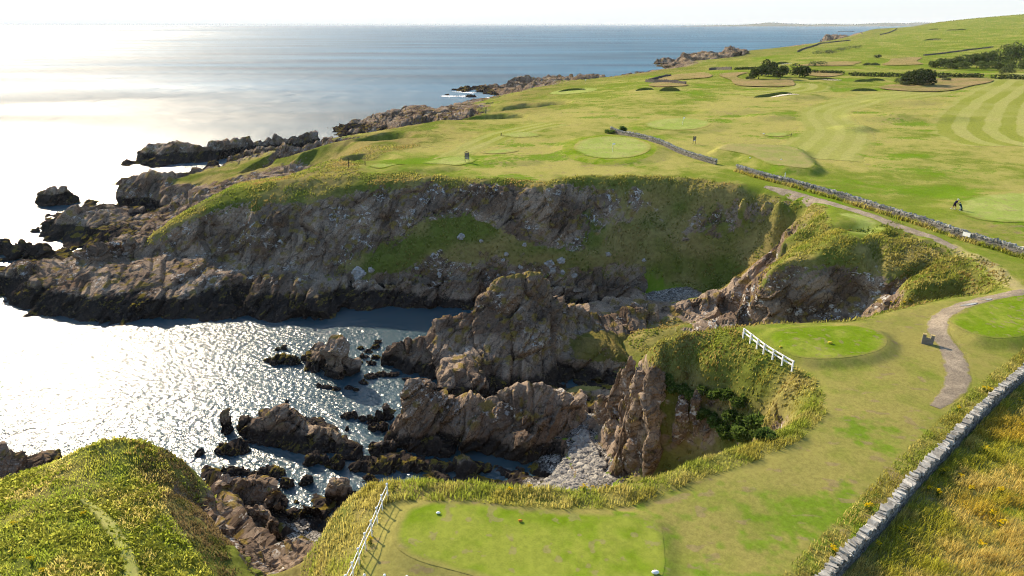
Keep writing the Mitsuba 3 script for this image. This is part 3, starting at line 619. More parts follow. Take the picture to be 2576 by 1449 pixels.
sheet('putting_green', smooth_loop(A(ell(1443, 222, 62, 8.5), 18), 80), 'green_look', .1, 2.0, 'pale green near the shore beyond the grassy mounds')
sheet('putting_green', smooth_loop(A(ell(2550, 528, 150, 38), G), 90), 'green_look', .06, .8, 'large pale green right of the golfer')
sheet('tee_box', smooth_loop(A(ell(974, 417, 46, 6), G), 50), 'green_look', .10, .7, 'small pale tee near the cliff edge')
sheet('tee_box', smooth_loop(A([r2(*p) for p in [(690,1180),(760,1208),(900,1208),(1020,1190),(1070,1135),(960,1128),(800,1150)]], G), 60), 'green_look', .10, .9, 'pale tee beside the tall dark sign board')
sheet('tee_box', smooth_loop(A([r2(*p) for p in [(1140,1105),(1200,1085),(1330,1075),(1400,1085),(1330,1105),(1200,1112)]], G), 60), 'green_look', .10, .9)
sheet('tee_box', smooth_loop(A(ell(1310, 340, 50, 6.5), G), 60), 'green_look', .10, .9)
sheet('tee_box', smooth_loop(A(ell(1953, 339, 34, 5), G), 50), 'green_look', .10, .9)
sheet('tee_box', smooth_loop(PLAT2, 80), 'straw_tee_look', .06, .8, 'raised rectangular tee behind the stone wall')
# striped fairways
ribbon('fairway', A([r3(*p) for p in [(1120,1090),(1190,1020),(1280,930),(1230,850),(1190,790),(1400,718),(1650,684),(1950,640)]], G), [10, 10, 9, 8, 9, 11, 12, 11], 'striped_look', .05, 'curving fairway mown in light and dark bands', 5.0)
ribbon('fairway', A([r3(*p) for p in [(2560,1010),(2380,960),(2300,860),(2340,770),(2480,660),(2640,560)]], G), [13, 14, 15, 16, 16, 16], 'striped_look', .05, 'banded fairway at the right edge', 7.5)
ribbon('fairway', A([r2(*p) for p in [(800,1180),(1000,1095),(1300,975),(1640,895)]], G), [3, 4, 6, 7], 'striped_look', .04, 'narrow banded strip leading from the sign board', 4.0)
ribbon('fairway', A([r3(*p) for p in [(610,655),(760,652),(960,640),(1060,590)]], G + .5), [9, 10, 10, 8], 'striped_look', .08, 'banded fairway before the dark trees', 7.0)
# paths
ribbon('path', A([r6(*p) for p in [(790,78),(900,100),(1000,125),(1200,182),(1400,243),(1600,312),(1800,382),(1950,428),(2050,468),(2110,490)]], G), [.5, 1.1, 1.2, 1.2, 1.2, 1.2, 1.2, 1.2, .9, .5], 'path_look', .03, 'grey tarmac path along the stone wall')
lower = A([r6(*p) for p in [(2700,800),(2576,828),(2400,855),(2200,908),(2050,965),(1985,1030),(1985,1100),(2035,1170),(2090,1260),(2108,1340)]] + [r9(*p) for p in [(2120,40),(2080,110),(2020,170),(1960,220)]], G)
ribbon('path', lower, [1.2, 1.2, 1.2, 1.2, 1.15, 1.0, .95, .95, .95, .95, 1.0, .95, .8, .4], 'path_look', .03, 'grey tarmac path bending past the tees')
ribbon('worn_track', A([(2390,612),(2440,636),(2500,672),(2548,712),(2572,738)], G), [.9, 1.2, 1.3, 1.2, .9], 'track_look', .025, 'pale worn grass track linking the two ends of the tarmac path')
scene['puddle_look'] = {'type': 'twosided', 'bsdf': {'type': 'principled', 'base_color': {'type': 'rgb', 'value': [.20, .195, .19]}, 'roughness': .12, 'specular': .6}}
for c, a, b in ((r6(2185, 925), 21, 5), (r6(2285, 880), 14, 3), (r6(2320, 893), 9, 3)):
    sheet('puddle', smooth_loop(A(ell(*c, a, b, 12), G) + W([0, 0, 0]), 40), 'puddle_look', .075, .25)
# long straw-coloured grass left unmown
for loop in ([(545,505),(560,560),(690,598),(900,600),(985,562),(960,545),(800,556),(640,548),(640,500)], [(1630,620),(1700,582),(1950,545),(2130,540),(2310,545),(2230,590),(2080,625),(1800,632)], [(1640,430),(1700,403),(1830,396),(1845,428),(1800,450),(1690,452)], [(0,548),(150,520),(330,502),(400,507),(370,540),(200,552),(60,562)], [(0,595),(60,572),(240,580),(250,592),(120,600)], [(1100,455),(1200,430),(1430,425),(1420,440),(1300,455)], [(1100,500),(1220,492),(1325,510),(1310,520),(1180,530),(1120,525)]):
    sheet('long_grass', smooth_loop(grounds([r3(*p) for p in loop]), 60), 'straw_look', .35, None)

# ------------------------------------------------------------------ sea rocks and the stack
for i, c in enumerate([(.30,.28,.25),(.22,.21,.20),(.36,.335,.29)]): scene[f'pebble_look_{i}'] = tone(c, .25, 2.5)
scene['pale_rock_look'] = tone((.36,.345,.32), .35, 4)
scene['rock_look'] = diffuse(proc(lambda p, n, uv: stone(p, n)))
def turfy(p, n, uv):
    t = sst(.40, .55, uv.x + .5 * (fbm(p.x * .6, p.y * .6, p.z * .6, 3) - .5) - .5 * (.75 - n.z))
    return mix(stone(p, n), wildgrass(p) * mi.Color3f(.8, .75, .7), t)
scene['turfy_rock_look'] = diffuse(proc(turfy))
def rockmass(key, lines, base, label, category='rock', group=None, res=.3, L=.42, scale=1.0, seed=0, turf_over=None, smooth=.9, foot=-1.2, top=None):
    """A rock built up from its ridge lines over the outline of its foot."""
    base = np.asarray(base, float)
    b3 = base if base.shape[1] == 3 else np.c_[base, np.full(len(base), -.4)]
    loop = np.vstack([b3, b3[:1]])
    pts = np.vstack([dense(np.asarray(l, float), .5) if len(l) > 1 else np.asarray(l, float) for l in lines] + [dense(loop, .5)])
    fz = LinearNDInterpolator(pts[:, :2] + np.random.default_rng(1).normal(0, 1e-4, (len(pts), 2)), pts[:, 2])
    P = Polygon(base[:, :2]).buffer(0).buffer(.9); prepare(P)
    x0, y0, x1, y1 = P.bounds
    xs, ys = np.arange(x0 - 1, x1 + 1, res), np.arange(y0 - 1, y1 + 1, res)
    X, Y = np.meshgrid(xs, ys); z = fz(X, Y)
    fill = cKDTree(b3[:, :2]).query(np.stack([X.ravel(), Y.ravel()], 1))[1].reshape(X.shape)
    z = np.where(np.isnan(z), b3[fill, 2] + foot, z)
    z = gaussian_filter(z, smooth)
    idx = np.arange(X.size).reshape(X.shape)
    q = np.stack([idx[:-1, :-1], idx[:-1, 1:], idx[1:, 1:], idx[1:, :-1]], -1).reshape(-1, 4)
    cx, cy = X.ravel()[q].mean(1), Y.ravel()[q].mean(1)
    q = q[contains_xy(P, cx, cy)]
    f = np.vstack([q[:, [0, 1, 2]], q[:, [0, 2, 3]]])
    used = np.unique(f); re_ = np.full(X.size, -1); re_[used] = np.arange(len(used))
    v = np.stack([X, Y, z], -1).reshape(-1, 3)[used]; f = re_[f]
    LL = np.full(len(v), L); dat = np.ones((len(v), 1))
    for _ in range(2): v, f, dat, LL = split_long(v, f, dat, LL)
    n = vnormals(v, f)
    t = np.clip((turf_over(v) if turf_over else np.zeros(len(v))), 0, 1)
    v = crag(v, n, (1 - .7 * t), scale, seed)
    uv = np.stack([t, t], 1)
    key = thing(key, label, category, group)
    scene[key] = mikit.ply((v, f), 'turfy_rock_look' if turf_over else 'rock_look', smooth=False, uv=uv)
    return key
rockmass('rock_ledge', [D([(640,1385,47.6),(680,1372,47.8),(715,1380,47.4),(745,1400,46.8)]), D([(660,1415,46),(710,1425,45.6)])], np.vstack([A([(625,1390,3.5),(670,1362,2.2),(730,1368,1.2),(762,1400,1.2),(750,1440,2.0),(690,1450,3.0),(635,1435,4.0)])]), 'dark rock rib at the head of the near inlet', 'rock', seed=24, res=.2, L=.3, scale=.55)
def far_rock(ridges, base, label, res, L, scale, seed):
    rockmass('far_rocks', ridges, base, label, 'rocks', None, res, L, scale, seed, smooth=.5, foot=-2)
far_rock([D([(1140,229,541),(1170,222,545),(1200,216,548),(1245,206,553),(1285,206,556),(1318,196,560),(1345,200,566),(1375,192,572),(1408,187,582),(1435,190,592),(1462,188,605)]), D([(1235,238,508),(1290,226,515),(1350,213,525),(1420,203,545)])], np.vstack([W([-46,539,0],[-30,553,0],[0,568,0],[30,590,0],[75,620,0],[85,600,6],[48,548,6],[20,522,3],[0,506,0],[-20,505,0],[-22,520,0],[-34,533,0])]), 'dark jagged rocks running out from the shore green to the surf', 1.8, 2.4, 2.6, 41)
far_rock([D([(1641,158,905),(1650,146,908),(1658,143,910),(1668,148,912),(1690,152,914),(1700,156,915),(1712,143,916),(1722,141,918),(1738,139,920),(1756,134,923),(1770,136,928),(1798,130,938),(1830,124,950)]), D([(1650,168,880),(1700,166,880),(1760,158,885),(1810,150,890)])], W([175,903,0],[190,925,0],[230,945,0],[300,985,0],[320,965,14],[290,900,14],[255,872,8],[220,868,2],[190,872,0],[178,885,0]), 'tall dark rock castle at the end of the long shore, beyond the links', 2.2, 3.0, 4.0, 42)
far_rock([D([(2042,104,1840),(2052,95,1845),(2062,90,1850),(2076,84,1858),(2088,84,1864),(2100,91,1860),(2125,96,1840)])], W([780,1835,0],[800,1870,0],[870,1890,6],[930,1880,22],[920,1800,22],[850,1790,8],[795,1800,0]), 'dark headland rock standing in the sea before the far hill', 4.0, 5.0, 6.0, 43)
# the stack with its ridge towards the land
st_ridge = D([(970,862,89.5),(1010,847,90),(1057,843,91),(1085,829,91.5),(1130,800,92),(1160,788,92),(1195,777,92),(1215,742,92.6),(1228,752,92.8),(1234,726,92.8),(1248,704,93),(1268,692,93.2),(1290,685,93.4),(1317,681,93.6),(1345,684,93.8),(1369,692,94),(1384,712,94.3),(1421,748,95),(1459,769,96),(1477,778,96.5),(1512,786,97.5),(1564,788,98.8),(1600,785,99.6),(1622,756,100),(1650,775,100.6),(1697,768,101.8)])
st_front = [D([(1255,700,94.8),(1317,686,95.4),(1372,700,95.4)]) + W([0, 0, -.6]), D([(1250,735,91.8),(1310,722,91.8),(1370,735,92.4)]), D([(1245,800,90),(1317,795,89.4),(1385,808,90.6)]), D([(1240,890,86.4),(1290,900,85.6),(1345,900,85.8),(1395,890,87)]), D([(1235,960,82.6),(1300,965,82.2),(1370,960,83)]),
    D([(1499,858,88),(1525,868,87.2),(1580,902,85.6)]), D([(1440,905,86.4),(1490,915,85.4),(1540,925,84.6)]), D([(1440,850,90.5),(1420,900,87.6),(1425,950,84.2)]), D([(1130,860,89),(1180,870,88.5)]), D([(1010,890,88),(1060,890,88),(1120,905,87)]),
    D([(1082,941,80.5),(1155,927,81.5),(1192,940,81),(1240,962,80)]), D([(1480,800,95.9),(1560,804,97.4),(1615,800,98.4),(1690,790,100.6)]), D([(1440,830,92.6),(1480,835,91.6),(1540,835,92.5)])]
st_base = np.vstack([A([(957,908),(962,930),(1016,950),(1060,968),(1095,1000),(1195,1018),(1280,1002),(1400,985),(1440,975)], -.4), A([(1500,955,.2),(1560,945,1.2),(1592,925,2.0)]), W([17.5,91.5,2.5],[23,95.5,3.2],[27.5,99.5,3.6],[28,105,2.5],[20,105.5,.5],[12,103.5,-.4],[6,101.5,-.4],[1,99.5,-.4],[-6,97.5,-.4],[-12,96,-.4],[-17,94,-.4],[-21,91,-.4])])
rockmass('sea_stack', [st_ridge] + st_front, st_base, 'tall domed brown sea stack with turf cap, joined to land by a jagged ridge', 'sea stack', seed=3,
    turf_over=lambda v: np.maximum(np.clip((v[:, 2] - 11.9) / 1.0, 0, 1) * .8, .8 * np.clip((v[:, 0] - 6) / 4, 0, 1) * np.clip((v[:, 2] - 2.2) / .8, 0, 1) * np.clip((93.2 - v[:, 1] + (v[:, 0] - 13) * .3) / 1.5, 0, 1)))
ro_ridge = D([(995,1045,69.6),(1015,975,70.2),(1026,955,70.4),(1061,946,70.6),(1081,954,70.8),(1116,990,71),(1151,998,71.2),(1189,994,71.5),(1224,997,71.6),(1248,986,71.6),(1266,972,71.7),(1304,967,71.9),(1328,969,72),(1359,955,72),(1387,970,72),(1415,987,71.8),(1453,996,71.4),(1474,1016,70.8)])
ro_front = [D([(1030,1060,68.8),(1060,1050,69.2),(1100,1060,69.3)]), D([(1120,1040,70),(1180,1030,70.3),(1230,1030,70.4)]), D([(1250,1045,69.3),(1290,1010,70.2),(1300,985,71.1)]), D([(1262,1070,68.2),(1310,1060,68.2),(1370,1050,69)]), D([(1385,1010,70.6),(1420,1040,69.6),(1440,1060,69)]), D([(1258,1120,67),(1330,1115,66.9)]), D([(1140,1095,67.9),(1200,1100,67.9)])]
ro_base = np.vstack([A([(968,1112),(991,1128),(1052,1145),(1110,1145),(1165,1146),(1248,1158),(1297,1160)], -.2), A([(1338,1146,.6),(1390,1118,1.4),(1443,1100,2.0),(1468,1075,2.3),(1482,1050,2.2)]), W([10.2,72.6,1.2],[8.5,75.5,.3],[3,77.6,-.4],[-3,77.6,-.4],[-10,77,-.4],[-14.8,73.5,-.4])])
rockmass('rock_outcrop', [ro_ridge] + ro_front, ro_base, 'pale brown twin-peaked rock outcrop beside the pebble cove', 'rock outcrop', seed=9, res=.25, L=.36, scale=.8)
# jagged reef in the water left of the cove
reef = D([(590,1065,70.5),(625,1060,71),(660,1050,71.2),(685,1035,71.3),(705,1017,71.6),(725,1022,71.4),(745,1042,71),(766,1070,70.4),(790,1068,69.8),(812,1070,69.5),(832,1079,69),(860,1098,68.4),(891,1112,67.6),(915,1140,66.4)])
reef_base = A([(584,1086),(610,1112),(640,1130),(718,1148),(809,1158),(880,1168),(922,1152),(915,1128),(880,1105),(830,1075),(780,1055),(730,1012),(690,1006),(640,1040),(590,1048)], -.4)
rockmass('reef_rock', [reef], reef_base, 'long jagged black reef rising from the glittering water left of the twin-peaked outcrop', 'rock', 'dark rocks standing in the sea', seed=14, res=.22, L=.32, scale=.6)
low = D([(880,1166,64.6),(930,1160,65),(990,1158,65),(1050,1160,64.8),(1120,1165,64.4),(1200,1168,64.2)])
rockmass('reef_rock', [low], A([(868,1185),(900,1196),(980,1200),(1100,1205),(1230,1205),(1260,1170),(1180,1148),(1050,1146),(950,1142),(880,1152)], -.4), 'low weedy black reef running out of the pebble cove', 'rock', 'dark rocks standing in the sea', seed=15, res=.22, L=.32, scale=.6)
# ledges at the foot of the left headland
rockmass('rock_ledge', [D([(530,1222,56.6),(560,1205,57),(600,1198,57.2),(640,1200,57.2),(675,1212,56.8),(705,1236,55.8),(738,1264,54.4)]), D([(540,1255,54.8),(600,1258,54.8),(650,1262,54.6),(700,1282,53.4)])], np.vstack([A([(528,1215),(560,1203),(640,1203),(700,1222),(748,1268),(742,1300),(690,1305)], -.3), A([(640,1310,1),(560,1285,2),(525,1250,2)])]), 'grey slabby rock ledge below the left headland at the water', 'rock', seed=21, res=.22, L=.32, scale=.6)
rockmass('rock_ledge', [D([(745,1262,56),(770,1258,56),(800,1275,55),(812,1290,54.4)])], A([(735,1262),(760,1250),(800,1262),(822,1290),(815,1302),(770,1302),(738,1285)], -.3), 'pale topped low rock at the mouth of the near inlet', 'rock', seed=22, res=.2, L=.3, scale=.5)
rockmass('rock_ledge', [D([(585,1296,52.4),(620,1272,52.8),(660,1280,52.2),(692,1302,51.2),(714,1330,50.2)]), D([(605,1318,50.8),(660,1330,50)])], np.vstack([A([(580,1300,1.5),(620,1272,.8),(690,1292,.4),(728,1335,.6),(720,1358,.9),(660,1358,1.6),(600,1330,2.6)])]), 'rounded fractured rock in the near inlet under the left headland', 'rock', seed=23, res=.2, L=.3, scale=.55)

ICO = {k: trimesh.creation.icosphere(subdivisions=k) for k in (1, 2, 3, 4)}
ORD = 'first second third fourth fifth sixth seventh eighth ninth tenth eleventh twelfth thirteenth fourteenth fifteenth sixteenth seventeenth eighteenth nineteenth twentieth'.split()
def ranks(pts):
    o = sorted(range(len(pts)), key=lambda i: pts[i][0]); return {i: ORD[k] for k, i in enumerate(o)}
def boulder(sx, sy, sz, seed, sub=3, rough=1.0, cut=True):
    """A single broken stone with its own joints."""
    m = ICO[sub]; v = m.vertices.copy()
    r = np.random.default_rng(seed)
    for _ in range(9):                                     # planes knocked off it
        d = r.normal(size=3); d /= np.linalg.norm(d); h = r.uniform(.55, .9)
        k = v @ d - h; v -= np.clip(k, 0, None)[:, None] * d
    v = v * [sx, sy, sz]
    s = (sx * sy * sz) ** (1 / 3)
    n = vnormals(v, np.asarray(m.faces))
    v = v + n * (rough * s * (.34 * blocks(v + seed * 13.7, s * .75, seed) + .18 * blocks(v + seed * 7.1, s * .34, seed + 5)))[:, None]
    return v, np.asarray(m.faces)
def sea_rock(u, v, w, h, label, key='sea_rock', group='dark rocks standing in the sea', depth=.7, z=0.0, sub=4, seed=None, yaw=None, look='rock_look', cat='rock'):
    """A rock whose foot shows at (u, v), w metres wide and h high."""
    c = at(u, v, z); seed = seed if seed is not None else int(u * 7 + v)
    a = boulder(w / 2, w / 2 * depth, h * .95, seed, sub)
    t = yaw if yaw is not None else np.random.default_rng(seed).uniform(-.5, .5)
    R = rotation([0, 0, 1], math.degrees(t))
    return single(key, (a[0] @ R.T + c + [0, w / 2 * depth, 0], a[1]), look, label, cat, group)
sea_rock(845, 955, 6.2, 5.6, 'cone-shaped rock with an orange lichened top in the bay', seed=31, depth=.8)
sea_rock(790, 935, 5.4, 4.6, 'blunt dark rock just left of the cone-shaped rock', seed=32, depth=.8)
sea_rock(700, 920, 3.2, 1.3, 'outermost of the low rocks trailing left from the blunt dark rock', seed=33)
sea_rock(735, 921, 2.4, 1.3, 'low rock between the blunt dark rock and the outermost low rock', seed=34)
sea_rock(669, 913, 1.5, .8, 'small flat rock at the far left tip of the low chain', seed=35, sub=3)
sea_rock(712, 881, 1.3, 1.0, 'tiny pointed rock behind the low chain', seed=36, sub=3)
sea_rock(696, 883, .9, .5, 'tiny flat rock behind the low chain, beside the pointed one', seed=37, sub=3)
sea_rock(567, 1095, 2.0, 3.6, 'tall oval black rock at the left end of the reef', seed=38, depth=.8)
sea_rock(612, 1092, 2.6, 2.6, 'rounded black rock between the oval rock and the reef', seed=39)
sea_rock(580, 1152, 4.4, 1.0, 'yellow weed covered rock below the long reef', seed=40)
sea_rock(498, 1149, 1.3, .7, 'small weedy rock nearest the left headland', seed=41, sub=3)
sea_rock(632, 1117, 1.2, .7, 'small dark rock at the foot of the reef on its left side', seed=42, sub=3)
sea_rock(785, 1176, 3.0, 1.3, 'square block left of the weedy reef out of the cove', seed=43)
sea_rock(838, 1186, 3.0, 1.7, 'rounded weedy block between the square block and the low reef', seed=44)
sea_rock(960, 1149, 3.4, 1.6, 'flat topped black slab beside the twin-peaked outcrop', seed=45, depth=.6)
sea_rock(718, 1232, 1.7, .9, 'black rock in the channel, left of a pair', seed=46, sub=3)
sea_rock(769, 1224, 2.0, 1.2, 'black rock in the channel, right of a pair', seed=47, sub=3)
sea_rock(600, 1205, 4.6, .8, 'longest of the low weedy rocks across the channel', seed=48, depth=.4)
sea_rock(680, 1204, 3.6, .8, 'low weedy rock across the channel, next to the longest', seed=49, depth=.4)
sea_rock(665, 1216, 2.6, .6, 'low weedy rock in front of the other two across the channel', seed=50, depth=.4, sub=3)
sea_rock(846, 1285, 3.4, 2.8, 'big black weedy rock against the foot of the tee bank', seed=51, depth=.8)
sea_rock(850, 1312, 2.2, 1.2, 'lower weedy rock in front of the big black rock by the tee bank', seed=52)
sea_rock(930, 1224, 3.2, .9, 'low black rock just beyond the end of the pipe fence', seed=53, depth=.5)
sea_rock(876, 1057, 1.9, .9, 'low rock at the tip of the stepped blocks', seed=54, sub=3)
for i, (u, v, w, h) in enumerate([(910,1062,1.3,1.0),(931,1072,1.6,1.5),(950,1066,1.6,2.2),(975,1058,1.8,2.4),(938,1085,1.5,1.1),(962,1092,1.7,1.6)]):
    sea_rock(u, v, w, h, ['flat block second from the tip of the stepped blocks','square block in the middle of the stepped blocks','tall block behind the middle of the stepped blocks','tallest of the stepped blocks against the outcrop','low block in front of the stepped blocks','block in front of the tallest stepped block'][i], seed=60 + i, sub=3)
sea_rock(872, 1085, .7, .6, 'lone small rock in the pool left of the outcrop', seed=67, sub=2)
fl_ = 'left to right'
for i, (u, v, w) in enumerate([(800,975,1.4),(822,980,2.2),(845,984,1.6),(880,982,2.0),(895,985,1.0)]):
    sea_rock(u, v, w, .5, f'{ORD[i]} from the left of the flat weedy rocks awash in front of the cone-shaped rock', seed=70 + i, sub=3, depth=.5, group='flat rocks awash before the cone rock')
NARROW = [(905,880,1.2),(925,890,1.8),(945,878,1.6),(915,902,2.0),(940,905,1.8),(930,920,2.2),(900,915,1.4),(950,865,1.4),(960,950,2.6),(930,955,2.2),(985,950,2.4),(915,968,1.6)]
for i, (u, v, w) in enumerate(NARROW):
    sea_rock(u, v, w, .55, f'{ranks(NARROW)[i]} from the left of the yellow weeded rocks between cone rock and stack', seed=80 + i, sub=3, depth=.6, group='weedy rocks in the narrows')
# rocks off the far coves
sea_rock(120, 520, 11, 5.0, 'lone pointed rock in the bright sea off the left', seed=101, group=None, depth=.6)
sea_rock(168, 515, 4, .9, 'small rock trailing right of the lone pointed rock', seed=102, sub=3, group=None)
sea_rock(30, 655, 13, 3.6, 'flat dark rock cut by the left edge of the picture', seed=103, group=None, depth=.5)
sea_rock(85, 585, 2.4, 1.2, 'small rock off the tip of the second rock mass', seed=104, sub=3, group=None)
sea_rock(1182, 245, 10, 1.6, 'low wave-washed rock off the far point', seed=105, sub=3, group=None, depth=.4)
sea_rock(1126, 240, 5, 1.2, 'tiny far rock ringed with surf', seed=106, sub=3, group=None, depth=.4)
# boulders on the ledges
for i, (u, v, w, h, z, lab) in enumerate([(219,690,8.2,4.6,3.2,'largest boulder on the left rock platform, yellow with lichen'),(275,650,5.5,3.4,4.4,'long boulder right behind the largest boulder'),(320,640,4.2,3.2,5,'boulder leaning on the end of the grassy ridge'),(360,635,3.6,3.0,5.2,'rightmost boulder before the grassy ridge end'),(175,710,4.5,2.4,2.4,'split boulder in front of the largest boulder'),(300,690,2.4,1.6,3.2,'squat block right of the largest boulder'),(430,655,2.0,1.4,4.6,'pale block at the foot of the grassy ridge'),(515,660,3.0,1.8,4.6,'broken pale block below the dark cave'),(700,690,4.5,2.0,3.6,'tilted slab in front of the big buttress'),(760,715,4.2,2.0,3,'tilted slab right of the big buttress')]):
    sea_rock(u, v, w, h, lab, key='boulder', group=None, z=z, seed=120 + i, cat='boulder')
PALE = [(904,690,2.6),(935,680,1.4),(1048,675,1.0),(1158,596,1.6),(1160,600,.9),(1274,640,1.0),(1266,655,.8),(1318,616,.9),(1382,664,1.8),(1412,656,1.6),(1310,672,1.0),(1415,685,1.1),(1390,680,1.3),(1444,693,1.2),(1090,640,.8),(1210,606,.8),(1530,640,1.2),(1620,655,1.0),(1105,690,1.2)]
for i, (u, v, w) in enumerate(PALE):
    p = ground(u, v)
    a = boulder(w / 2, w / 2 * .8, w * .42, 150 + i, 2)
    single('boulder', (a[0] + p, a[1]), 'pale_rock_look', ('large rounded boulder at the top of the rock shelf under the far cliff' if i == 0 else f'{ranks(PALE)[i]} from the left of the pale stones on the slope under the far cliff'), 'boulder', None if i == 0 else 'pale stones on the far slope')

scene['pillar_look'] = scene['rock_look']
for i, (u, v, y, w, h, lab) in enumerate([(1603,1010,59.8,1.9,4.2,'upper corner pillar of the promontory, pale and lichened'),(1600,1120,59.5,2.2,6.2,'middle corner pillar of the promontory'),(1596,1200,59.0,2.6,4.8,'lowest corner pillar standing on the pebbles'),(1563,1165,61.4,1.7,4.6,'leaning pillar at the left foot of the promontory corner'),(1645,1005,57.8,2.1,3.6,'square block high on the promontory face'),(1634,1080,57.6,2.3,4.8,'broad slab under the square block'),(1640,1190,57.0,2.2,5.6,'slab at the foot of the promontory face'),(1706,1100,56.6,1.6,4.8,'left of three dark pillars in the hollow'),(1745,1095,56.2,1.6,5.0,'middle of three dark pillars in the hollow'),(1780,1130,55.2,1.3,4.0,'right of three dark pillars in the hollow'),(1550,1055,66.6,2.3,6.6,'tall pillar of the buttress left of the promontory'),(1518,1070,68.8,2.1,4.2,'lower pillar of the buttress left of the promontory'),(1540,1112,66.2,2.2,3.4,'block at the foot of the buttress'),(1575,1010,63.6,1.9,5.4,'narrow pillar between the buttress and the promontory corner')]):
    c = atd(u, v, y); c[2] += h * .42; a = boulder(w / 2, w * .42, h / 2 * 1.2, 700 + i, 4, .5)
    single('rock_pillar', (a[0] @ rotation([0, 1, 0], (i * 37) % 14 - 7).T + c, a[1]), 'pillar_look', lab, 'rock')
# pebbles of the near cove
cove = Polygon([p[:2] for p in A([(1290,1235),(1380,1190),(1440,1130),(1470,1075),(1478,1050),(1495,1055),(1500,1095),(1548,1118),(1562,1215),(1480,1240)], 2.)]); prepare(cove)
x0, y0, x1, y1 = cove.bounds
q = rng.uniform([x0, y0], [x1, y1], (16000, 2)); q = q[contains_xy(cove, q[:, 0], q[:, 1])]
q = q[(np.abs(height(q[:, 0] + .8, q[:, 1]) - height(q[:, 0] - .8, q[:, 1])) < .55) & (np.abs(height(q[:, 0], q[:, 1] + .8) - height(q[:, 0], q[:, 1] - .8)) < .55)]
size = np.exp(rng.normal(math.log(.17), .40, len(q))); order = np.argsort(-size); q, size = q[order], np.clip(size[order], .07, .62)
PEB = [boulder(1, .8, .62, 200 + i, 1 + (i % 2), .6) for i in range(5)]
zq = height(q[:, 0], q[:, 1])
PEBP = [mikit.ply(p, f'pebble_look_{i % 3}', smooth=40) for i, p in enumerate(PEB)]
for i in range(300):
    part('shingle_beach', 'stone', PEBP[i % 5], None, to_world=T().translate([*q[i], zq[i] + .15 * size[i]]).rotate([0, 0, 1], float(rng.uniform(0, 360))).scale(float(size[i])))
vs, fs, n = [[], [], []], [[], [], []], [0, 0, 0]
for i in range(300, len(q)):
    k = i % 3; a = PEB[(i % 3) * 2] if i % 5 else PEB[0]
    a = PEB[0] if size[i] < .2 else a
    t = rng.uniform(0, 6.28); c, s = math.cos(t), math.sin(t)
    w = a[0] * size[i]; vs[k].append(np.stack([c * w[:, 0] - s * w[:, 1] + q[i, 0], s * w[:, 0] + c * w[:, 1] + q[i, 1], w[:, 2] + zq[i] + .1 * size[i]], 1)); fs[k].append(a[1] + n[k]); n[k] += len(w)
for k in range(3):
    part('shingle_beach', 'small_stones', (np.vstack(vs[k]), np.vstack(fs[k])), f'pebble_look_{k}', smooth=40, kind='stuff')

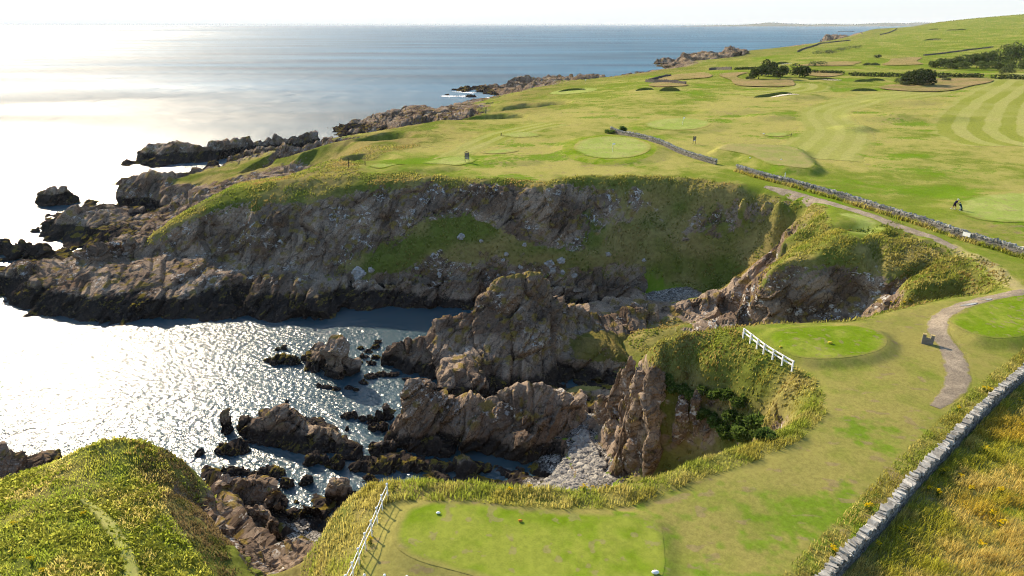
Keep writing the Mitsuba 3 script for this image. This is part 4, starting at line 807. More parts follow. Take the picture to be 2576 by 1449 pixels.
# ------------------------------------------------------------------ dry stone walls
scene['wall_stone_look'] = diffuse(proc(lambda p, n, uv: mix((.12, .11, .098), (.29, .27, .24), cell_rand(p.x * 2.7, p.y * 2.7, p.z * 5)) * (.75 + .5 * noise(p.x * 9, p.y * 9, p.z * 9))))
scene['coping_look'] = diffuse(proc(lambda p, n, uv: mix((.26, .245, .215), (.50, .48, .43), cell_rand(p.x * 2.1, p.y * 2.1, 0.)) * (.7 + .6 * noise(p.x * 8, p.y * 8, p.z * 8))))
scene['wall_core_look'] = tone((.05, .045, .04), .3)
def dry_wall(key, tops, hgt_, label, parts_c, parts_s, seed, wid=.46, sl=.34, course=.17, tumble=.0):
    rg = np.random.default_rng(seed)
    key = thing(key, label, 'dry stone wall')
    c = dense(np.asarray(tops, float)[:, :], .5)[:, :2]
    seg = np.r_[0, np.cumsum(np.linalg.norm(np.diff(c, axis=0), axis=1))]; Ltot = seg[-1]
    at_ = lambda s: np.array([np.interp(s, seg, c[:, 0]), np.interp(s, seg, c[:, 1])])
    def axes(s):
        d = at_(min(s + .4, Ltot)) - at_(max(s - .4, 0)); d /= np.linalg.norm(d); return d, np.array([-d[1], d[0]])
    # core
    ss = np.linspace(0.1, Ltot - .1, max(3, int(Ltot / 1.0))); V = []
    for s in ss:
        d, nn = axes(s); p = at_(s); z = hgt(*p)
        for o, zz in ((-wid * .40, -.2), (wid * .40, -.2), (wid * .32, hgt_ - .24), (-wid * .32, hgt_ - .24)): V.append([*(p + nn * o), z + zz])
    m = len(ss); F = []
    for i in range(m - 1):
        for k in range(4):
            a, b = i * 4 + k, i * 4 + (k + 1) % 4; F += [[a, a + 4, b], [b, a + 4, b + 4]]
    F += [[0, 1, 2], [0, 2, 3], [m * 4 - 4, m * 4 - 2, m * 4 - 3], [m * 4 - 4, m * 4 - 1, m * 4 - 2]]
    part(key, 'core', (np.array(V), np.array(F)), 'wall_core_look')
    cop, face = [], []
    s = 0.0
    while s < Ltot:
        t = rg.uniform(.08, .22) * (1 + 1.2 * (rg.uniform() < .18)); d, nn = axes(s + t / 2); p = at_(s + t / 2); z = hgt(*p)
        h = rg.uniform(.16, .38); lean = rg.uniform(-.75, .1); w = wid * rg.uniform(.7, 1.25)
        R = np.stack([np.r_[d, 0], np.r_[nn, 0], [0, 0, 1]], 1) @ rotation([0, 1, 0], math.degrees(lean)) @ rotation([0, 0, 1], rg.uniform(-16, 16))
        cop.append((np.linalg.norm(p), box([*(p + nn * rg.uniform(-.05, .05)), z + hgt_ - .26 + h / 2], [t * .85, w, h], R, .16, rg)))
        s += t * .97
    for side in (-1, 1):
        zc = 0.0; row = 0
        while zc < hgt_ - .26:
            ch = course * rg.uniform(.8, 1.25); s = rg.uniform(0, .2)
            while s < Ltot - .1:
                t = sl * rg.uniform(.55, 1.5); d, nn = axes(s + t / 2); p = at_(s + t / 2); z = hgt(*p)
                off = side * (wid * .5 - .10 * (zc / hgt_) - .12 + rg.uniform(-.03, .03))
                R = np.stack([np.r_[d, 0], np.r_[nn, 0], [0, 0, 1]], 1)
                face.append((np.linalg.norm(p) - (0 if (p @ (nn * side)) < 0 else -500), box([*(p + nn * off), z + zc + ch / 2], [t * .93, .26, ch * .9], R, .11, rg)))
                s += t
            zc += ch
    for name, lst, keep, look in (('coping_stone', cop, parts_c, 'coping_look'), ('stone', face, parts_s, 'wall_stone_look')):
        lst.sort(key=lambda x: x[0])
        for _, b in lst[:keep]: part(key, name, b, look)
        if len(lst) > keep: part(key, name + 's', join([b for _, b in lst[keep:]]), look, kind='stuff')
    return c
w1 = A([r9(*p) for p in [(1030,1560),(1220,1350),(1420,1140),(1650,900),(1850,660),(2000,510),(2150,350),(2350,150),(2510,10),(2640,-100),(2800,-230)]], G + 1.1)
WALL1 = dry_wall('stone_wall', w1, 1.15, 'long pale dry stone wall crossing the lower right corner, with slanting coping stones', 300, 300, 1)
w2 = np.vstack([A([r3(600,1135), r3(760,1185), r3(920,1225)], G + 1.05), A([r6(*p) for p in [(1140,75),(1350,130),(1640,220),(1900,296),(2100,362),(2300,417),(2440,455),(2576,495),(2760,550)]], G + 1.05)])
WALL2 = dry_wall('stone_wall', w2, 1.1, 'grey dry stone wall running beside the tarmac path', 300, 300, 2)
w3 = A([r2(2070,922), r2(2200,965), r2(2350,1003), r3(0,958), r3(100,985), r3(250,1036), r3(380,1076), r3(455,1096)], G + 1.05)
WALL3 = dry_wall('stone_wall', w3, 1.1, 'ruined dry stone wall between the two greens, seen beyond the gap', 150, 0, 3, sl=.5, course=.25)
def far_wall(pts, label, h=1.1, look='dark_wall_look'):
    c = dense(grounds(pts), 2.0); V, F = [], []
    rg = np.random.default_rng(int(pts[0][0]))
    for i, p in enumerate(c):
        d = c[min(i + 1, len(c) - 1)] - c[max(i - 1, 0)]; nn = np.array([-d[1], d[0]]) / np.linalg.norm(d[:2]); z = hgt(p[0], p[1]); hh = h * rg.uniform(.8, 1.1)
        for o, zz in ((-.35, -.3), (.35, -.3), (.25, hh), (-.25, hh * rg.uniform(.9, 1.05))): V.append([p[0] + nn[0] * o, p[1] + nn[1] * o, z + zz])
    m = len(c)
    for i in range(m - 1):
        for k in range(4):
            a, b = i * 4 + k, i * 4 + (k + 1) % 4; F += [[a, a + 4, b], [b, a + 4, b + 4]]
    F += [[0, 1, 2], [0, 2, 3], [m * 4 - 4, m * 4 - 2, m * 4 - 3], [m * 4 - 4, m * 4 - 1, m * 4 - 2]]
    single('far_wall', (np.array(V), np.array(F)), look, label, 'stone wall')
scene['dark_wall_look'] = tone((.11, .10, .09), .3, 1.5)
far_wall([s4(*p) for p in [(300,828),(420,835),(600,840),(750,852),(880,868)]], 'dark field wall in the straw grass near the far shore', 1.6)
far_wall([s4(*p) for p in [(300,828),(420,800),(540,765),(660,745)]], 'field wall climbing left to the shore mound', 1.4)
far_wall([s4(*p) for p in [(1220,655),(1330,650),(1540,648)]], 'dark wall behind the small far tee', 1.8)
far_wall([s5(*p) for p in [(-30,600),(60,560),(200,515),(350,490),(580,468)]], 'thin field wall below the headland crest', 1.8)
far_wall([s5(*p) for p in [(1420,640),(1700,610),(1950,575),(2220,545)]], 'long wall across the foot of the far hill', 1.1)
far_wall([s5(*p) for p in [(920,402),(1020,380),(1090,350),(1110,328)]], 'curved wall on the far headland', 1.8)
far_wall([s5(*p) for p in [(330,470),(420,430),(480,402),(620,395),(720,392)]], 'wall along the far cliff top', 1.6)

# ------------------------------------------------------------------ fences
def f1(x, y): return (1360 + x / 3.587) * .62891, (1900 + y / 3.587) * .62891
def f2(x, y): return (2920 + x / 7.247) * .62891, (1290 + y / 7.247) * .62891
def pole(key, p, h, r, look, cap=None):
    z = hgt(p[0], p[1]); a = np.array([p[0], p[1], z - .2])
    k = part(key, 'post', tube([a, [p[0], p[1], z + h]], r, 8), look, smooth=40)
    if cap: part(k, 'finial', trimesh.creation.icosphere(subdivisions=2, radius=cap).apply_translation([p[0], p[1], z + h]), look, smooth=True)
    return np.array([p[0], p[1], z + h])
pf = thing('pipe_fence', 'white tubular fence with ball-topped posts along the left of the nearest tee', 'fence')
run = [at(*f1(*p), 21.15) for p in [(672,130),(593,285),(519,445),(438,622),(347,800),(252,1000),(167,1210),(70,1400)]]
tp = [pole(pf, p, 1.12, .035, 'white_paint', .075) for p in run]
for dz in (-.10, -.52): part(pf, 'rail', tube([t + [0, 0, dz] for t in tp], .027, 6), 'white_paint', smooth=True)
run2 = [at(*f1(*p), 21.15) for p in [(350,1440),(640,1452)]] + [at(*f1(960,1470), 21.15)]
tp2 = [pole(pf, p, 1.12, .035, 'white_paint', .075) for p in run2]
for dz in (-.10, -.52): part(pf, 'rail', tube([t + [0, 0, dz] for t in [tp[-1]] + tp2], .027, 6), 'white_paint', smooth=True)
rf = thing('rail_fence', 'white wooden post and rail fence along the left of the promontory tee', 'fence')
tops = [at(*f2(*p), G + .76) for p in [(410,170),(615,325),(812,475),(1003,622),(1268,782),(1545,948),(1838,1112)]]
fd = (tops[-1] - tops[0]) / np.linalg.norm(tops[-1] - tops[0]); side = np.array([-fd[1], fd[0], 0])
R = np.stack([fd * [1, 1, 0] / np.linalg.norm(fd[:2]), side / np.linalg.norm(side), [0, 0, 1]], 1)
for t in tops:
    z0 = max(hgt(t[0], t[1]) - .3, t[2] - 1.0); part(rf, 'post', box([t[0], t[1], (z0 + t[2]) / 2], [.11, .11, t[2] - z0], R), 'white_paint')
for a, b in zip(tops[:-1], tops[1:]):
    for dz in (-.10, -.46):
        o = R[:, 1] * .09 + np.array([0, 0, dz]); e = (b - a) * .004
        part(rf, 'rail', beam(a + o + e, b + o - e, .04, .14), 'white_paint')

# ------------------------------------------------------------------ tee furniture
scene['grey_block'] = tone((.20, .18, .155), .25, 7)
scene['lichen_top'] = tone((.42, .33, .16), .3, 9)
def bq(x, y): return (3640 + x / 11.686) * .62891, (1300 + y / 11.686) * .62891
ba, bb = at(*bq(520, 860), G), at(*bq(1060, 960), G)
bd = (bb - ba) / np.linalg.norm(bb - ba); Lw = np.linalg.norm(bb - ba); Rb = frame(bd)
bl = thing('block_wall', 'small free-standing grey wall with two raised ends beside the path bend', 'low wall')
z0 = min(hgt(*ba[:2]), hgt(*bb[:2])) - .1
def blk(name, t0, t1, h0, h1, look, wd=.26):
    c = ba + bd * (t0 + t1) / 2 * Lw; part(bl, name, box([c[0], c[1], z0 + (h0 + h1) / 2], [(t1 - t0) * Lw, wd, h1 - h0], Rb), look)
blk('end_pier', 0, .285, 0, 1.0, 'grey_block'); blk('end_pier', .715, 1.0, 0, 1.0, 'grey_block'); blk('middle', .286, .714, 0, .68, 'grey_block', .25)
blk('cap', -.03, .31, 1.002, 1.06, 'lichen_top', .32); blk('cap', .69, 1.03, 1.002, 1.06, 'lichen_top', .32); blk('middle_cap', .48, .713, .682, .72, 'lichen_top', .27)
def sign(u, v, h, w, label, white=False):
    p = ground(u, v); k = thing('sign_board', label, 'sign')
    for s in (-1, 1):
        part(k, 'post', box([p[0] + s * w / 2, p[1], p[2] + h * .5 - .1], [.10, .10, h + .2]), 'dark_wood')
    part(k, 'board', box([p[0], p[1] - .06, p[2] + h * .72], [w - .104, .05, h * .44]), 'grey_block')
    part(k, 'lower_plate', box([p[0], p[1] - .06, p[2] + h * .44], [w - .104, .04, h * .10]), 'white_paint' if white else 'pale_sage')
    if not white:
        part(k, 'crossbar', box([p[0], p[1] - .06, p[2] + h * .36], [w - .104, .05, h * .05]), 'dark_wood')
        part(k, 'gable', (np.array([[-w/2-.05, -.09, h], [w/2+.05, -.09, h], [0, -.09, h + .16], [-w/2-.05, .09, h], [w/2+.05, .09, h], [0, .09, h + .16]]) + p, np.array([[0,1,2],[5,4,3],[0,3,4],[0,4,1],[1,4,5],[1,5,2],[2,5,3],[2,3,0]])), 'dark_wood')
scene['pale_sage'] = tone((.45, .47, .38), .1)
sign(1175, 409, 2.2, .82, 'tall dark two-legged sign board with gabled top on the far tee')
sign(1746, 362, 1.9, .55, 'narrow dark two-legged sign with a white strip, behind the ruined wall', True)
wp = at(*[(3780 + 1385 / 11.71) * .62891, (860 + 900 / 11.71) * .62891], G + .62)
dseg = WALL2[np.argsort(np.linalg.norm(WALL2 - wp[:2], axis=1))[:2]]; dd = dseg[1] - dseg[0]; Rw = frame([*dd, 0])
wn = Rw[:, 1] * (1 if Rw[:, 1] @ -wp < 0 else -1) * -1
cw = np.r_[dseg[0] + wn[:2] * .36, G + .66]
sg = thing('notice_board', 'white rectangular notice fixed to the stone wall beside the path', 'sign'); part(sg, 'panel', box(cw, [1.0, .03, .5], Rw), 'white_paint'); part(sg, 'backing', box(cw - wn * .03, [1.12, .028, .62], Rw), 'pale_sage')
def stake(u, v, h, label, look='dark_wood', r=.05, key='post', cat='post'):
    p = ground(u, v); return single(key, tube([p - [0, 0, .2], p + [.03, 0, h * .5], p + [.02, 0.02, h]], [r, r, r * .8], 7), look, label, cat, smooth=40)
stake(*r6(923, 45), 1.7, 'pale thin post standing before the stone wall near its gap', 'white_paint', .07)
stake(*r2(172, 1215), 2.0, 'dark wooden post on the cliff edge left of the small tee', r=.09)
stake(*r2(290, 1195), .8, 'short dark post between the cliff edge post and the small tee', r=.09)
stake(*r2(1275, 985), .8, 'short dark post at the left end of the middle tee', r=.1)
stake(*r3(970, 942), .9, 'short dark post at the right end of the small tee by the stripes', r=.09)
scene['yellow_paint'] = tone((.70, .52, .06), .1); scene['orange_paint'] = tone((.55, .22, .04), .1); scene['red_paint'] = tone((.5, .04, .03), .1)
def tee_marker(u, v, look, label, s=.10):
    p = ground(u, v); m = trimesh.creation.icosphere(subdivisions=2, radius=s).apply_scale([1.35, .8, .7]); m.apply_translation(p + [0, 0, s * .55 + .04]); k = thing('tee_marker', label, 'tee marker')
    part(k, 'body', m, look, smooth=True); part(k, 'spike', tube([p, p + [0, 0, s * .4]], .02, 6), 'dark_wood')
tee_marker(*r8(820, 1000), 'white_paint', 'white tee marker on the nearest tee'); tee_marker(*r8(1415, 1055), 'orange_paint', 'orange brown tee marker on the nearest tee')
tee_marker(*r8(2392, 1434), 'white_paint', 'white disc marker at the bottom edge of the nearest tee', .15)
tee_marker(*r6(898, 1189), 'yellow_paint', 'yellow tee marker nearer the white rail fence'); tee_marker(*r6(1240, 1162), 'yellow_paint', 'yellow tee marker further right on the promontory tee', .16)
tee_marker(*r3(782, 926), 'white_paint', 'white marker at the left end of the small tee by the stripes', .22)
tee_marker(*r3(688, 1090), 'white_paint', 'left white marker on the raised tee', .14); tee_marker(*r3(902, 1102), 'white_paint', 'right white marker on the raised tee', .14)
def flag(u, v, look, label, h=2.1):
    p = ground(u, v); k = thing('flag', label, 'golf flag'); part(k, 'pole', tube([p, p + [0, 0, h]], .025, 6), 'white_paint', smooth=True)
    g = np.linspace(0, .55, 7); w = .05 * np.sin(g * 14)
    V = np.vstack([np.stack([g + .02, w + .012 * s, np.full(7, h - .02 - .36 * r)], 1) for s in (-1, 1) for r in (0, 1)]) + p; F = []
    for i in range(6):
        for o in (0, 14): F += [[o + i, o + i + 1, o + 7 + i], [o + i + 1, o + 8 + i, o + 7 + i]]
    part(k, 'cloth', (V, np.array(F)), look)
flag(1540, 384, 'white_paint', 'white flag on the round green by the wall'); flag(1717, 316, 'white_paint', 'white flag on the green behind the wall', 2.3)
flag(*r2(1883, 612), 'white_paint', 'white flag on the green near the shore', 2.6)
stick = A([bq(1790, 320), bq(1955, 550)], G + .08); single('white_stake', tube(stick, .035, 6), 'white_paint', 'white stake lying beside the path bend', 'stake')

# bunkers: a turf face that throws its shade, sand before it
def bunker(u, v, w, label, sand=0.0, h=1.0):
    p = ground(u, v); k = thing('bunker', label, 'bunker'); n = 15; t = np.linspace(-1, 1, n)
    back = np.stack([t * w / 2, .9 * (1 - t ** 2) * w * .16, np.zeros(n)], 1); hh = h * (1 - t ** 2) ** .6 + .05
    V, F = [], []
    for i in range(n):
        x, y, _ = back[i]
        for dy, z in ((-.5, -.1), (-.35, hh[i] * .9), (0, hh[i]), (2.2 * hh[i] + .4, hh[i] * .55), (4.0 * hh[i] + 1.0, -.1)): V.append([p[0] + x, p[1] + y + dy, hgt(p[0] + x, p[1] + y + dy) + z])
    for i in range(n - 1):
        for j in range(4): a = i * 5 + j; F += [[a, a + 5, a + 1], [a + 1, a + 5, a + 6]]
    part(k, 'turf_face', (np.array(V), np.array(F)), 'revet_look', smooth=50)
    if sand:
        q_ = np.array([[p[0] + sand * w * .25 + w * .36 * math.cos(a), p[1] - 1.6 + 1.5 * math.sin(a)] for a in np.arange(20) * math.pi / 10]); V = np.c_[q_, height(q_[:, 0], q_[:, 1]) + .12]
        V = np.vstack([V, [[p[0] + sand * w * .25, p[1] - 1.6, hgt(p[0] + sand * w * .25, p[1] - 1.6) + .1]]]); part(k, 'sand', (V, np.array([[i, (i + 1) % 20, 20] for i in range(20)])), 'sand_look')
scene['revet_look'] = tone((.11, .13, .03), .25, 2)
for i, (q_, w, sd, lab) in enumerate([(r3(850,664), 15, 1, 'bunker with bright sand at its right end, mid links'), (r3(1475,628), 11, 0, 'dark bunker left of the lone tree clump'), (r3(1190,550), 14, 1, 'bunker right of the dark trees, sand showing'), (r3(1470,563), 9, 0, 'dark bunker further back left of the lone clump'), (r3(1555,556), 9, 0, 'grassy bunker mound right of the further dark bunker'),
    (r2(1790,658), 14, 0, 'dark bunker before the shore green'), (s4(285,945), 8, 0, 'left of two bunkers before the field wall'), (s4(650,957), 9, 0, 'right of two bunkers before the field wall'), (r3(1950,275), 26, 1, 'sandy bunker on the far hillside'), (r3(2140,207), 24, 0, 'rightmost dark bunker by the highest green'), (r3(2080,209), 18, 0, 'middle dark bunker by the highest green'), (r3(1955,204), 22, 0, 'leftmost dark bunker by the highest green'), (r3(905,442), 12, 1, 'small sandy bunker behind the dark trees'), (r3(135,628), 9, 0, 'dark bunker at the edge of the shore fairway'), (r3(1500,450), 7, 0, 'left of two dark humps on the far fairway'), (r3(1548,450), 7, 0, 'right of two dark humps on the far fairway')]):
    bunker(*q_, w, lab, sd, 1.0 if i < 8 else 1.6)

# ------------------------------------------------------------------ golfer and trolley
def chain_body(bones, res=.028, it=6):
    ms = []
    for (a, ra), (b, rb) in bones:
        s = [m3.Manifold.sphere(r, 14).translate(list(map(float, p))) for p, r in ((a, ra), (b, rb))]
        ms.append(m3.Manifold.batch_hull(s))
    m = m3.Manifold.batch_boolean(ms, m3.OpType.Add).refine_to_length(res).to_mesh()
    t = trimesh.Trimesh(np.array(m.vert_properties[:, :3]), np.array(m.tri_verts), process=True)
    trimesh.smoothing.filter_taubin(t, iterations=it); return t
gp = ground(2399, 527); yaw = math.radians(-52)            # walks right and towards us behind the trolley
cy, sy_ = math.cos(yaw), math.sin(yaw)
def gl(m, o=(0, 0, 0)):
    v_ = np.asarray(m.vertices if hasattr(m, 'vertices') else m[0]) + o; f_ = m.faces if hasattr(m, 'faces') else m[1]
    return np.stack([cy * v_[:, 0] - sy_ * v_[:, 1] + gp[0], sy_ * v_[:, 0] + cy * v_[:, 1] + gp[1], v_[:, 2] + gp[2]], 1), np.asarray(f_)
for n_, c_ in dict(skin=(.45, .27, .18), navy=(.025, .022, .06), shorts=(.03, .02, .035), white_cloth=(.75, .75, .73), cream=(.62, .62, .45), black_rubber=(.02, .02, .02), bag_green=(.02, .06, .05)).items(): scene[n_ + '_look'] = tone(c_, .08)
ps = thing('person', 'person in white cap, navy shirt, dark shorts and white shoes, bending to a golf trolley', 'person')
hd, ck = (.30, 0, 1.56), (.20, 0, 1.40)
J = dict(hipL=(-.02, .10, .92), hipR=(-.02, -.10, .92), kneeL=(.14, .11, .50), kneeR=(-.10, -.11, .50), ankL=(.10, .11, .08), ankR=(-.32, -.11, .12), shL=(.16, .19, 1.34), shR=(.16, -.19, 1.34), elL=(.24, .24, 1.06), elR=(.26, -.24, 1.06), wrL=(.50, .12, .98), wrR=(.48, -.12, .96))
body = [((0, 0, .95), .13, (.06, 0, 1.10), .135), ((.06, 0, 1.10), .135, (.15, 0, 1.30), .15), ((.15, 0, 1.32), .10, hd, .055), (hd, .095, (.31, 0, 1.64), .085)]
bones = [((a, ra), (b, rb)) for a, ra, b, rb in body]
for s in 'LR':
    bones += [((J['hip' + s], .095), (J['knee' + s], .062)), ((J['knee' + s], .060), (J['ank' + s], .040)), ((J['sh' + s], .062), (J['el' + s], .045)), ((J['el' + s], .043), (J['wr' + s], .030)), (((.15, 0, 1.30), .12), (J['sh' + s], .065)), (((0, 0, .95), .12), (J['hip' + s], .10))]
    w_ = np.array(J['wr' + s]); sg_ = 1 if s == 'L' else -1
    bones.append(((w_, .028), (w_ + [.07, 0, -.01], .034)))
    for q in range(4): o = (q - 1.5) * .019; L_ = .065 - .006 * abs(q - 1); bones += [((w_ + [.08, o, -.01], .0095), (w_ + [.08 + L_ * .6, o, -.02], .009)), ((w_ + [.08 + L_ * .6, o, -.02], .009), (w_ + [.09 + L_ * .6, o, -.055], .008))]
    bones.append(((w_ + [.03, -sg_ * .03, -.01], .011), (w_ + [.07, -sg_ * .055, -.03], .009)))
bones += [(((.40, 0, 1.575), .016), ((.412, 0, 1.555), .014)), (((.30, .095, 1.58), .018), ((.295, .098, 1.555), .012)), (((.30, -.095, 1.58), .018), ((.295, -.098, 1.555), .012)), (((.36, 0, 1.50), .05), ((.34, 0, 1.53), .06))]
part(ps, 'body', gl(chain_body(bones)), 'skin_look', smooth=True)
sh = [(((0.01, 0, .98), .15), ((.06, 0, 1.10), .155)), (((.06, 0, 1.10), .155), ((.15, 0, 1.29), .165))] + [b for s in 'LR' for b in ((((.15, 0, 1.29), .135), (J['sh' + s], .085)), ((J['sh' + s], .082), (tuple(np.array(J['sh' + s]) * .35 + np.array(J['el' + s]) * .65), .066)))]
part(ps, 'shirt', gl(chain_body(sh, .03, 4)), 'navy_look', smooth=True)
st = [b for s in 'LR' for b in ((((0, 0, .95), .145), (J['hip' + s], .118)), ((J['hip' + s], .118), (tuple(np.array(J['hip' + s]) * .15 + np.array(J['knee' + s]) * .85), .092)))]
part(ps, 'shorts', gl(chain_body(st, .03, 4)), 'shorts_look', smooth=True)
for s in 'LR':
    a = np.array(J['ank' + s]); part(ps, 'shoe', gl(chain_body([((a + [-.05, 0, -.03], .05), (a + [.17, 0, -.045 - (.03 if s == 'R' else 0)], .042)), ((a + [0, 0, 0], .055), (a + [0, 0, .06], .05))], .03, 3)), 'white_cloth_look', smooth=True)
part(ps, 'cap', gl(chain_body([(((.30, 0, 1.655), .10), ((.27, 0, 1.66), .095)), (((.36, 0, 1.645), .055), ((.43, 0, 1.63), .045))], .03, 3)), 'white_cloth_look', smooth=True)
tr = thing('golf_trolley', 'golf trolley with a cream and dark green bag pushed by the person', 'golf trolley')
for yy in (-.30, .30):
    wh = trimesh.creation.torus(.13, .03, 24, 10); wh.apply_transform(trimesh.transformations.rotation_matrix(math.pi / 2, [1, 0, 0])); wh.apply_translation([.95, yy, .16]); k = part(tr, 'wheel', gl(wh), 'black_rubber_look', smooth=True)
    part(k, 'hub', gl(trimesh.creation.cylinder(.10, .02, sections=16, transform=trimesh.transformations.rotation_matrix(math.pi / 2, [1, 0, 0])).apply_translation([.95, yy, .16])), 'white_cloth_look', smooth=40)
part(tr, 'axle', gl(tube([(.95, -.28, .16), (.95, .28, .16)], .02, 6)), 'black_rubber_look'); part(tr, 'frame', gl(tube([(1.25, 0, .10), (.95, 0, .20), (.55, 0, .97)], .022, 6)), 'black_rubber_look', smooth=True)
part(tr, 'handle', gl(tube([(.56, -.17, .96), (.55, 0, .97), (.56, .17, .96)], .018, 6)), 'black_rubber_look', smooth=True)
part(tr, 'bag', gl(chain_body([(((1.06, 0, .26), .14), ((.78, 0, .92), .15))], .04, 2)), 'bag_green_look', smooth=True); part(tr, 'pocket', gl(chain_body([(((.98, .10, .36), .10), ((.80, .12, .72), .10))], .04, 2)), 'cream_look', smooth=True); part(tr, 'side_pocket', gl(chain_body([(((.98, -.10, .36), .09), ((.80, -.12, .66), .09))], .04, 2)), 'cream_look', smooth=True)
for q in range(7):
    a = q * .9; b0 = np.array([.76 + .06 * math.cos(a), .09 * math.sin(a), .95]); b1 = b0 + [-.13, .0, .26 + .03 * (q % 3)]; k = part(tr, 'club', gl(tube([b0, b1], .010, 5)), 'white_cloth_look'); part(k, 'head', gl(chain_body([((b1, .03), (b1 + [.0, .06, .01], .022))], .02, 1)), 'black_rubber_look', smooth=True)

# ------------------------------------------------------------------ trees, bushes, hedges
def leaf_look(base, trans=.6):
    r, g, b = base
    return {'type': 'principledthin', 'base_color': proc(lambda p, n, uv: mi.Color3f(r, g, b) * (.55 + .9 * noise(p.x * .9, p.y * .9, p.z * .9))), 'diff_trans': trans, 'roughness': .7}
scene['pine_leaf'] = leaf_look((.055, .078, .026)); scene['bush_leaf'] = leaf_look((.095, .125, .040)); scene['gorse_leaf'] = leaf_look((.105, .125, .050)); scene['fern_leaf'] = leaf_look((.11, .17, .035), 1.0)
def foliage(lobes, n, leaf, rg):
    """Leaf clumps over a set of ellipsoid lobes (centre, radii)."""
    vol = np.array([l[1][0] * l[1][1] + l[1][1] * l[1][2] for l in lobes]); pick = rg.choice(len(lobes), n, p=vol / vol.sum())
    C, Rr = np.array([l[0] for l in lobes], float)[pick], np.array([l[1] for l in lobes], float)[pick]
    d = rg.normal(size=(n, 3)); d /= np.linalg.norm(d, axis=1, keepdims=True)
    P_ = C + d * Rr * (rg.uniform(.45, 1.08, (n, 1)) ** .5)
    a = rg.normal(size=(n, 3)) + d * .6; a /= np.linalg.norm(a, axis=1, keepdims=True); b = np.cross(a, rg.normal(size=(n, 3))); b /= np.linalg.norm(b, axis=1, keepdims=True)
    s = leaf * rg.uniform(.6, 1.4, (n, 1))
    V = np.stack([P_ - a * s * .5, P_ + b * s * .32, P_ + a * s * .6, P_ - b * s * .32], 1).reshape(-1, 3); i = np.arange(n)[:, None] * 4
    return V, np.vstack([i + [0, 1, 2], i + [0, 2, 3]])
def px(p): return FOC / (p[1] * math.cos(PITCH) + (CAM_H - p[2]) * math.sin(PITCH))
def tree(key, u, v, w, h, look, label, cat='tree', group=None, seed=0, n=900, shape='round', trunk=True):
    p = ground(u, v); s = px(p); w, h = w / s, h / s; rg = np.random.default_rng(seed)
    k = thing(key, label, cat, group); lob = []
    if shape == 'pine':
        for i in range(11):
            a, q = rg.uniform(0, 6.28), rg.uniform(.1, 1); lob.append((p + [w * .30 * math.cos(a) * (1.1 - .6 * q), w * .30 * math.sin(a), h * (.16 + .62 * q)], [w * .26, w * .26, h * .22]))
    else:
        for i in range(9):
            a, q = rg.uniform(0, 6.28), rg.uniform(0, 1); lob.append((p + [w * .32 * math.cos(a), w * .30 * math.sin(a), h * (.28 + .42 * q)], [w * .24, w * .24, h * .28]))
    V, F = foliage(lob, n, .16 * min(w, h) ** .6 + .22, rg)
    part(k, 'crown', (V, F), look)
    if trunk:
        part(k, 'trunk', tube([p - [0, 0, .3], p + [.1, 0, h * .35], p + [.2, .1, h * .75]], [.05 * h * .6, .04 * h * .6, .02 * h * .6], 7), 'bark', smooth=True)
        for i in range(4):
            l = lob[i * 2]; part(k, 'limb', tube([p + [.1, 0, h * (.25 + .08 * i)], l[0]], [.018 * h * .6, .008 * h * .6], 5), 'bark', smooth=True)
g_ = 'dark wind-shaped pines'
for i, (u, v, w, h, lab) in enumerate([(1908,199,46,36,'leftmost dark pine of the clump in the straw ring'),(1932,192,44,42,'tallest pine behind the middle of the clump in the straw ring'),(1962,199,42,33,'right-hand pine of the clump in the straw ring'),(2010,195,50,37,'dark pine standing alone right of the clump'),(2287,213,40,36,'left pine of the lone thicket'),(2308,216,46,48,'tallest middle pine of the lone thicket'),(2331,215,40,40,'right pine of the lone thicket')]):
    tree('pine_tree', u, v, w, h, 'pine_leaf', lab, group=g_, seed=300 + i, n=1500, shape='pine')
labs = 'first,second,third,fourth,fifth,sixth,seventh,eighth,ninth,tenth,eleventh,twelfth,thirteenth'.split(',')
for i, (u, v, w, h) in enumerate([(2352,171,30,18),(2376,172,42,25),(2402,172,46,30),(2430,172,52,36),(2456,171,46,40),(2482,170,52,44),(2508,168,52,46),(2534,164,52,54),(2564,162,56,60)]):
    tree('bushy_tree', u, v, w, h, 'bush_leaf', f'{labs[i]} tree from the left in the back row of the rounded wood at the right', group='trees of the rounded wood', seed=320 + i, n=1300)
for i, (u, v, w, h) in enumerate([(2390,174,36,18),(2425,176,40,22),(2475,176,44,24),(2522,177,46,26),(2555,178,48,30),(2590,178,48,32)]):
    tree('bush', u, v, w, h, 'bush_leaf', f'{labs[i]} bush from the left along the front of the rounded wood', 'bush', 'bushes before the rounded wood', 340 + i, 800, trunk=False)
tree('bush', 2533, 187, 34, 17, 'gorse_leaf', 'yellow green bush standing apart before the wood', 'bush', None, 350, 700, trunk=False)
for i, (u, v, w, h, lab) in enumerate([(2072,139,50,15,'large grey green gorse thicket on the far slope'),(2098,135,40,11,'middle gorse thicket on the far slope'),(2120,129,36,11,'third gorse thicket up the far slope'),(2143,123,42,10,'highest gorse thicket on the far slope'),(2057,167,42,14,'low gorse bush behind the lone pine'),(2207,146,18,10,'small round bush on the far fairway'),(2262,212,24,18,'pale bush at the left foot of the lone thicket'),(2276,216,26,12,'low pale bush before the lone thicket'),(1885,200,20,9,'low bush at the left foot of the pine clump'),(2372,196,22,9,'low dark bush right of the lone thicket'),(2380,203,20,8,'second low bush right of the lone thicket')]):
    tree('gorse_bush', u, v, w, h, 'gorse_leaf', lab, 'bush', None, 360 + i, 500, trunk=False)
tree('bush', 1570, 331, 24, 15, 'fern_leaf', 'bright green bush at the far end of the ruined wall', 'bush', None, 380, 700, trunk=False)
